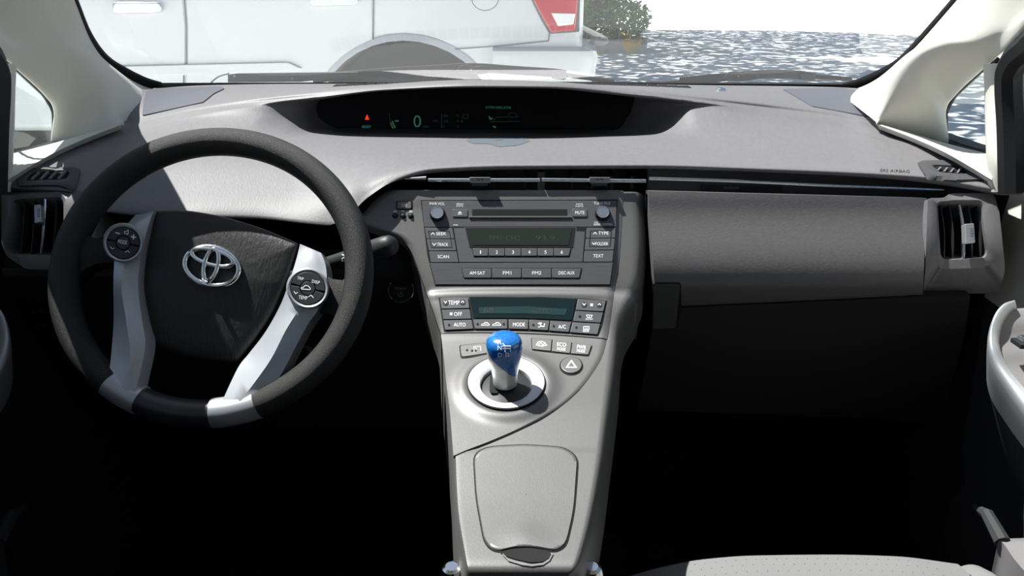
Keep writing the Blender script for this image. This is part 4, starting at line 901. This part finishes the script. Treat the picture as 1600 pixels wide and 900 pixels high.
# silver spokes
def spoke(secs, lift):
    rows = []
    for (l, m_, r), (h0, h1, h2) in zip(secs, lift):
        L_, M_, R2 = W(*l, h0), W(*m_, h1), W(*r, h2); back = -WN*.022
        rows.append([L_+back, L_-WN*.004+(M_-L_)*.0, L_.lerp(M_,.08)+WN*.0015, L_.lerp(M_,.5)+WN*.0005, M_, M_.lerp(R2,.5)+WN*.0005, M_.lerp(R2,.92)+WN*.0015, R2-WN*.004, R2+back])
    rr = [dens(c, 5) for c in zip(*rows)]; g = G().grid(rr, closed=False); m2 = len(rr[0]); g.f.append(tuple(k*m2 for k in range(9))); g.f.append(tuple(k*m2+m2-1 for k in range(9))); return g
spoke([((212,336),(228,334),(243,329)), ((196,354),(218,352),(236,347)), ((181,380),(203,380),(228,378)), ((178,410),(196,408),(222,405)), ((177,450),(190,450),(219,450)), ((177,500),(197,500),(225,500)), ((172,556),(204,560),(230,538)), ((167,596),(196,606),(219,592)), ((166,606),(190,618),(214,612))],
      [(-.014,-.012,-.014),(-.010,-.006,-.011),(-.004,-.001,-.008),(-.002,.002,-.006),(-.003,.006,-.006),(-.003,.009,-.004),(.004,.014,.002),(.012,.017,.012),(.014,.0165,.014)]).mk('spoke', mt['spoke'], sw, smooth=40)
spoke([((468,381),(485,388),(503,396)), ((461,408),(484,408),(511,414)), ((450,440),(480,445),(513,442)), ((437,475),(468,480),(502,480)), ((414,517),(446,517),(484,507)), ((387,552),(424,560),(466,540)), ((370,574),(396,600),(441,588)), ((348,622),(368,636),(414,624)), ((341,638),(362,648),(405,636))],
      [(-.014,-.012,-.014),(-.011,-.006,-.011),(-.006,-.001,-.006),(-.005,.003,-.006),(-.005,.007,-.006),(-.004,.011,-.004),(.000,.014,.001),(.010,.017,.010),(.014,.0165,.014)]).mk('spoke', mt['spoke'], sw, smooth=40)
# side arms joining the rim
def arm(pts, nm='side_arm'):
    g = G(); g.grid([[W(x,y,h)+WN*0 for x,y,h in row] for row in pts], thick=lambda i,j: -WN*.026); g.mk(nm, mt['wheel'], sw, smooth=60)
arm([[(112,372,-.004),(130,366,.004),(150,372,-.002),(175,368,-.006),(200,362,-.010)], [(110,395,-.002),(130,392,.006),(150,392,.002),(175,392,-.004),(200,392,-.008)], [(114,440,-.006),(132,420,.002),(150,412,-.004),(175,410,-.008),(200,412,-.010)]])
arm([[(470,432,-.010),(505,428,-.008),(520,436,-.006),(535,438,-.004),(552,425,-.006)], [(470,452,-.010),(505,455,-.006),(525,462,-.002),(542,468,.004),(556,465,.002)], [(470,480,-.012),(500,488,-.010),(520,492,-.008),(538,505,-.006),(552,520,-.006)]])
# airbag cover
HUB = rnd([(243,329),(290,328),(350,338),(415,358),(467,381),(451,432),(425,492),(395,535),(371,566),(300,560),(230,541),(224,495),(219,440),(224,395)], [3,20,30,30,4,20,20,20,6,30,6,20,20,20], 4)
hc = (325,440); n_ = len(HUB)
def hh(x, y): return -.021 - .010*max(0,(y-440)/120) + .0*x
g = G(); lp = [[W(x,y,hh(x,y)-.035) for x,y in HUB]]
for s_, l in ((1,0),(.985,.003),(.95,.005),(.88,.0065),(.75,.008),(.6,.009),(.42,.0098),(.25,.010),(.1,.010),(.01,.010)):
    lp.append([W(hc[0]+(x-hc[0])*s_, hc[1]+(y-hc[1])*s_, hh(hc[0]+(x-hc[0])*s_, hc[1]+(y-hc[1])*s_)+l) for x,y in HUB])
g.grid(lp, closed=True); HB = Hit(g.v, g.f, fall=W); g.mk('airbag_cover', mt['hub'], sw, smooth=60)
text('SRS AIRBAG', HB, 305, 524, 36, 5, .0004, mt['wheelbot'], sw, rot=8)
# emblem of three ovals
eb = plate('emblem_recess', HB, ell(332.5,417,47,33,40,13), .0002, .003, mt['black'], sw, bevel=0)
def oval(cx, cy, rx, ry, rot, th, l): 
    pts = [HB(x,y,l) for x,y in ell(cx,cy,rx,ry,56,rot)]; return G().tube(pts, th, 8, closed=True)
em = oval(332.5,417,42.5,29,13,.0034,.003)
for q in (oval(332,415,10.5,25,14,.0030,.004), oval(334,403.5,33,11.5,15,.0030,.0035)): em.add(q.v, q.f)
em.mk('emblem', mt['chrome'], sw, smooth=60, label='chrome emblem of three interlaced ovals')
# thumb pads
def pad(cx, cy, r, ry, rot, L):
    pl_ = Plane(W(cx,cy,.006), WN)
    ring = G(); O_ = ell(cx,cy,r,ry,48,rot); I_ = ell(cx,cy,r*.84,ry*.84,48,rot); mid = ell(cx,cy,r*.93,ry*.93,48,rot)
    ring.grid([[pl_(x,y,-.018) for x,y in ell(cx,cy,r*1.03,ry*1.03,48,rot)], [pl_(x,y,.001) for x,y in O_], [pl_(x,y,.003) for x,y in mid], [pl_(x,y,.002) for x,y in I_], [pl_(x,y,-.004) for x,y in I_]], closed=True)
    pd = ring.mk('thumb_pad', mt['spoke'], sw, smooth=60)
    plate('pad_seam', pl_, ell(cx,cy,r*.85,ry*.85,48,rot), .0006, .004, mt['seam'], pd, bevel=0)
    c_, s_ = math.cos(R(rot)), math.sin(R(rot))
    def sec(a0, a1, r0, r1, n=18):
        o = []; 
        for rr, rev in ((r1,0),(r0,1)):
            for i in range(n+1):
                a = R(a0 + (a1-a0)*((n-i if rev else i)/n)); x, y = r*rr*math.cos(a), ry*rr*math.sin(a); o.append((cx+x*c_-y*s_, cy+x*s_+y*c_))
        return o
    for a0, a1 in ((184,356),(4,176)): plate('button', pl_, sec(a0,a1,.38,.81), .0026, .004, mt['knob'], pd, bevel=.0006)
    plate('button', pl_, ell(cx,cy,r*.34,ry*.34,32,rot), .0030, .004, mt['knob'], pd, bevel=.0006)
    L(pl_, pd)
def left_marks(p, pd):
    text('MODE', p, 191.5,378, 14, 6, .0034, mt['print'], pd, rot=8)
    stroke('icon', p, [[(181,363.5),(186.5,365)], [(205.2,369.8),(212,370.8)], [(209,366.8),(208.2,373.6)]], 1.5, .0030, mt['print'], pd)
    stroke('icon', p, [[(172.5,385.5),(175,389),(178.5,387.5)], [(195.5,394),(200,391.5),(202.5,395)], [(194.5,361.5),(197,361.8),(200.5,359.5),(199.8,366.5),(197,364.8),(194.2,364.3),(194.5,361.5)]], .9, .0030, mt['print'], pd)
def right_marks(p, pd):
    text('TEMP', p, 473.5,465, 14, 5.5, .0030, mt['print'], pd, rot=8); text('TRIP', p, 469.5,435, 10, 4.4, .0030, mt['print'], pd, rot=12); text('DISP', p, 493.5,440.5, 12.5, 4.8, .0030, mt['print'], pd, rot=12)
    stroke('icon', p, [[(470.5,449.5),(474,449),(476.5,446),(481,446.5),(485,450.5),(484.5,452.5),(471,451.5),(470.5,449.5)]], 1.2, .0036, mt['print'], pd)
    stroke('icon', p, [[(459.5,455.5),(462,459),(465,457)], [(482.5,463.5),(486,461),(489.5,465)]], 1.1, .0030, mt['print'], pd)
pad(192.5,379.5,31.5,30.5,12,left_marks); pad(481,450.5,33,31.5,14,right_marks)
# column behind the wheel
col = thing('steering_column', 'black steering column shroud behind the wheel', 'steering column', WC - WN*.15 - WV*.06)
rows = []
for d, r1, r2 in ((.045,.05,.045),(.06,.058,.055),(.12,.066,.062),(.22,.075,.07)):
    c_ = WC - WN*d - WV*.01; rows.append([c_ + WU*(r1*math.cos(2*math.pi*j/28)) + WV*(r2*math.sin(2*math.pi*j/28)) for j in range(28)])
g = G().grid(rows, closed=True); g.f.append(tuple(range(28))); g.mk('column_shroud', mt['black'], col, smooth=50)
st = thing('wiper_stalk', 'black control stalk poking out right of the steering wheel', 'control stalk', atY(560,410,.97))
a, b = atY(498,417,1.0), atY(607,384,.955); ax = (b-a); Ls = ax.length
gs = lathe(a, ax, [(-.05,.006),(0,.008),(.02,.0095),(Ls*.45,.0100),(Ls*.62,.0105)], 24); SK = Hit(gs.v, gs.f, fall=lambda x,y,l=0: atY(x,y,.96)); gs.mk('stalk_arm', mt['knob'], st)
lathe(a, ax, [(Ls*.60,.0112),(Ls*.63,.0128),(Ls*.95,.0135),(Ls*1.03,.0125),(Ls*1.07,.0095),(Ls*1.09,.005),(Ls*1.09,0)], 28).mk('stalk_knob', mt['knob'], st, smooth=45)
stroke('stalk_marks', SK, [[(535,398),(538,399)],[(535,404),(538,402),(539,407),(535,408),(535,404)]], 1.4, .0005, mt['print'], st)
ct = thing('cruise_lever', 'short black lever low behind the right spoke', 'control stalk', atY(487,560,.93))
G().tube([atY(470,545,.95), atY(484,552,.925), atY(492,562,.915)], [.006,.008,.009], 12).mk('lever_arm', mt['knob'], ct)
text('CANCEL', lambda x,y,l=0: atY(x,y,.904), 489, 553, 15, 2.5, 0, mt['dimprint'], ct, rot=18)

# ------------------------------------------------------------------ doors
for side in (1, -1):
    f = (lambda x: x) if side > 0 else mir
    dr = struct('door_%d' % (1 if side > 0 else 2), (side*.68, .4, .2))
    X = .665 if side > 0 else -.698
    rows = []
    for z, dx in ((.22,.0),(.45,.005),(.62,.0),(.74,-.01),(.86,-.008),(.935,.0),(.945,.02),(.93,.05)):
        rows.append([Vector((X + side*dx + side*.012*max(0,(y-.75)/.25), y, z + (.0 if z < .8 else .02*(.9-y)))) for y in [-1.2+2.29*k/20 for k in range(21)]])
    G().grid(rows[3:]).mk('upper_panel', mt['trim'], dr, smooth=60); G().grid(rows[:4]).mk('lower_panel', mt['doordark'], dr, smooth=60)
    # pull pod
    oe = [(1585,474,.955),(1566,480,.95),(1552,497,.94),(1544,522,.93),(1543,552,.915),(1552,582,.90),(1578,622,.87),(1612,668,.83),(1660,740,.78)]
    ie = [(1588,477,.95),(1578,484,.945),(1566,502,.935),(1561,526,.925),(1563,548,.91),(1574,572,.895),(1600,603,.87),(1640,648,.83),(1690,715,.78)]
    if side < 0:
        oe = [(x+2, y, Y) for x, y, Y in oe]; ie = [(x+2, y, Y) for x, y, Y in ie]
    A = dens([atY(f(x),y,Y) for x,y,Y in oe], 5); B = dens([atY(f(x),y,Y) for x,y,Y in ie], 5); Mid = [a.lerp(b,.5)+Vector((-side*.004,-.004,.006)) for a, b in zip(A,B)]
    A0 = [p + Vector((side*.02,.02,-.05)) for p in A]; B0_ = [p + Vector((side*.004,.004,-.006)) for p in B]
    G().grid([dens(c,3) for c in zip(A0,A,Mid,B,B0_)]).mk('pull_trim', mt['spoke'], dr, smooth=60)
    D_ = [p + Vector((side*.10,.0,.004)) for p in B]
    G().grid([B0_, D_]).mk('armrest_top', mt['doorgrey'], dr, smooth=60)
    G().grid([A0, [p+Vector((side*.06,.02,-.12)) for p in A0]]).mk('armrest_side', mt['doordark'], dr, smooth=60)
    if side > 0:
        p = atY(1592,536,.90); G().box((p.x-.006,p.y-.014,p.z-.002),(p.x+.03,p.y+.008,p.z+.004)).mk('switch_well', mt['black'], dr, bevel=.001); G().box((p.x-.002,p.y-.012,p.z+.003),(p.x+.02,p.y+.004,p.z+.010)).mk('window_switch', mt['satin'], dr, bevel=.002)
    G().tube([atY(f(x),y,Y) for x,y,Y in ((1523,792,.93),(1542,803,.90),(1566,847,.86))], [.004,.008,.010], 8).mk('shaded_pocket_rim', mt['doordark'], dr)  # dark colour stands in for shade on the front of the pocket
    # map pocket, begun at the shadow edge so only its sunlit part is grey
    pk = [(1560,842,.86),(1570,852,.85),(1590,880,.81),(1640,935,.76)]
    A = dens([atY(f(x),y,Y) for x,y,Y in pk], 5); B = [p + Vector((side*.05,0,.002)) for p in A]; C_ = [p + Vector((side*.01,.01,-.10)) for p in A]
    G().grid([B,A,C_]).mk('map_pocket', mt['doorgrey'] if side > 0 else mt['doordark'], dr, smooth=40)

# ------------------------------------------------------------------ seat, mats
seat = thing('passenger_seat', 'pale grey fabric passenger seat cushion at the bottom edge', 'seat', (.40,.5,.20))
top = [(985,903),(1040,888),(1100,877),(1180,871),(1300,869.5),(1400,872),(1500,884)]
A = [atY(x, y, .80) for x, y in top]; fx = spl([p.x for p in A], [p.z for p in A])
x0, x1 = A[0].x, A[-1].x
def seatrow(xa, xb, n, edge):
    rows = []
    for (dy, dz) in ((.05,-.20),(.045,-.08),(.03,-.030),(.010,-.006),(0,0),(-.03,.004),(-.10,.0),(-.25,-.012),(-.5,-.03)):
        rows.append([Vector((xa+(xb-xa)*j/n, .80+dy, fx(xa+(xb-xa)*j/n)+dz - edge*(abs(j/n-.5)*2)**6*.008)) for j in range(n+1)])
    return [dens([r[j] for r in rows], 4) for j in range(n+1)]
G().grid(seatrow(x0, x1, 40, 0)).mk('cushion', mt['seat'], seat, smooth=70)
zb = A[-1].z
def bol(xa, xb):
    rows = []
    for (dy, dz) in ((.04,-.20),(.035,-.06),(.015,-.015),(0,-.002),(-.05,.012),(-.2,.03),(-.5,.04)):
        rows.append([Vector((xa+(xb-xa)*j/12, .795+dy, fx(xa) + dz + .010*math.sin(math.pi*j/12) - (.035*(j/12)**2))) for j in range(13)])
    G().grid([dens([r[j] for r in rows], 4) for j in range(13)]).mk('side_bolster', mt['seat'], seat, smooth=70)
bol(x1, x1+.055)
# rows of pinholes on the cushion
ph = G()
for i in range(26):
    for j in range(30):
        x = x0+.05 + (x1-x0-.08)*i/26 + .006*math.sin(j*.9); y = .795 - j*.012; z = None
        ph.add([(x-.0006,y-.0006,0),(x+.0006,y-.0006,0),(x+.0006,y+.0006,0),(x-.0006,y+.0006,0)], [(0,1,2,3)])
SEAT = Hit(*(lambda q: (q.v, q.f))(G().grid(seatrow(x0, x1, 40, 0))))
ok = G()
for f in ph.f:
    q = []
    for i in f:
        v = ph.v[i]; hp = SEAT.t.ray_cast(Vector((v.x, v.y, 1.2)), Vector((0,0,-1)))[0]
        if hp is None: break
        q.append(hp + Vector((0,0,.0006)))
    if len(q) == 4: ok.add(q, [(0,1,2,3)])
ok.mk('perforation', mt['doorgrey'], seat, smooth=0, kind='stuff')
G().box((x0+.02,.32,.20),(x1,.82,.36)).mk('seat_base', mt['doordark'], seat, bevel=.02)
for pts, lab in (([(300,690),(640,690),(690,900),(660,1000),(250,1000)], 'dark carpet floor mat on the driver side'), ([(1010,690),(1300,690),(1400,1000),(985,1000),(995,820)], 'dark carpet floor mat on the passenger side')):
    P = []
    for x, y in rnd(pts, 30, 4):
        d = ray(x, y); P.append(CAM + d*((.215-CAM.z)/d.z))
    G().prism(P, [p - Vector((0,0,.013)) for p in P]).mk('floor_mat', mt['mat'], bevel=.003, label=lab, cat='floor mat')

# ------------------------------------------------------------------ wipers outside the glass
def wiper(lab, blade, armp, joint, tip):
    t = thing('windshield_wiper', lab, 'wiper', atY(joint[0], joint[1]+4, 1.86))
    G().tube(dens([atY(x,y,1.82) for x,y in blade], 5), .0048, 8).mk('blade', mt['rubber'], t)
    A = [atY(x,y,1.81) for x,y in armp]; n = len(A); g = G()
    top = dens([p + Vector((0,0,.010)) for p in A], 4); botm = dens([p - Vector((0,0,.008)) for p in A], 4)
    g.grid([top, [p+Vector((0,-.008,0)) for p in top], [p+Vector((0,-.008,0)) for p in botm], botm], closed=False); g.mk('arm', mt['wiper'], t, smooth=30)
    jx, jy = joint; Q = lambda x, y, l=0: atY(x, y, 1.80-l)
    plate('joint', Q, rnd([(jx-32,jy+6),(jx-22,jy-6),(jx-8,jy-7),(jx-4,jy-4),(jx+4,jy-4),(jx+8,jy-6),(jx+20,jy-5),(jx+28,jy+5),(jx+10,jy+8),(jx-10,jy+9)], 3), .004, .012, mt['wiper'], t, bevel=.002)
    plate('rivet', Q, ell(jx-6,jy+1,2,2,12), .006, .003, mt['satin'], t, bevel=0)
    plate('bridge', Q, rnd([(tip[0]-16,tip[1]-4),(tip[0]+6,tip[1]-3),(tip[0]+7,tip[1]+6),(tip[0]-14,tip[1]+4)], 2), .004, .010, mt['wiper'], t, bevel=.001)
wiper('long grey wiper lying along the base of the windshield before the driver', [(490,128),(530,121),(600,115),(700,110),(800,112),(880,117),(960,128)], [(520,121),(600,114),(680,109),(740,106),(800,110),(860,114),(885,117)], (742,108), (876,119))
wiper('shorter grey wiper at the passenger side of the windshield base', [(1040,130),(1080,126),(1130,119),(1200,117),(1260,119),(1330,124)], [(1060,128),(1100,124),(1150,119),(1200,116),(1240,117),(1272,121)], (1160,118), (1266,120))
t = thing('wiper_arm_cover', 'flat grey wiper arm resting low at the left of the windshield base', 'wiper', atY(440,130,1.84))
Q = lambda x, y, l=0: atY(x, y, 1.78-l)
plate('arm_channel', Q, [(356,116),(372,114),(560,112),(560,118),(470,128),(356,129)], .004, .012, mt['wiper'], t, bevel=.002)
G().tube(dens([atY(x,y,1.78) for x,y in ((330,129),(342,120),(358,115))], 4), .0022, 8).mk('hooked_end', mt['satin'], t)
for x, y in ((366,119),(456,123)): plate('rivet', Q, ell(x,y,2,2,12), .006, .003, mt['satin'], t, bevel=0)
# driver door mirror seen through the quarter light
mm = thing('door_mirror', 'pale door mirror housing seen through the driver quarter window', 'mirror', (-.86,1.28,.88))
ms = G(); rows = []
for i in range(9):
    t_ = i/8; rr = .11*math.sin(math.pi*min(max(t_,.08),.92))
    rows.append([Vector((-.80-.16*t_, 1.30 + rr*.55*math.cos(2*math.pi*j/16), .895 + rr*.62*math.sin(2*math.pi*j/16))) for j in range(16)])
ms.grid(rows, closed=True); ms.f += [tuple(range(16)), tuple(8*16+j for j in range(16))]; ms.mk('mirror_shell', mt['hood'], mm, smooth=60)
G().box((-.82,1.29,.86),(-.70,1.33,.89)).mk('mirror_foot', mt['black'], mm, bevel=.008)
# rear-view mirror under the header (casts the patch of shade on the seat)
rv = thing('rear_view_mirror', 'rear-view mirror hanging from the roof header above the frame', 'mirror', (0,.78,1.33))
G().prism([(x,.76,z) for x,z in rnd([(-.115,1.335),(.115,1.335),(.105,1.275),(-.105,1.275)], .02)], [(x,.785,z) for x,z in rnd([(-.115,1.335),(.115,1.335),(.105,1.275),(-.105,1.275)], .02)]).mk('mirror_head', mt['black'], rv, bevel=.006)
G().prism([(x,.758,z) for x,z in rnd([(-.108,1.330),(.108,1.330),(.099,1.281),(-.099,1.281)], .018)], [(x,.7605,z) for x,z in rnd([(-.108,1.330),(.108,1.330),(.099,1.281),(-.099,1.281)], .018)]).mk('mirror_glass', mt['chrome'], rv, smooth=0)
G().tube([(0,.785,1.31),(0,.83,1.365)], .008, 10).mk('mirror_stem', mt['black'], rv)
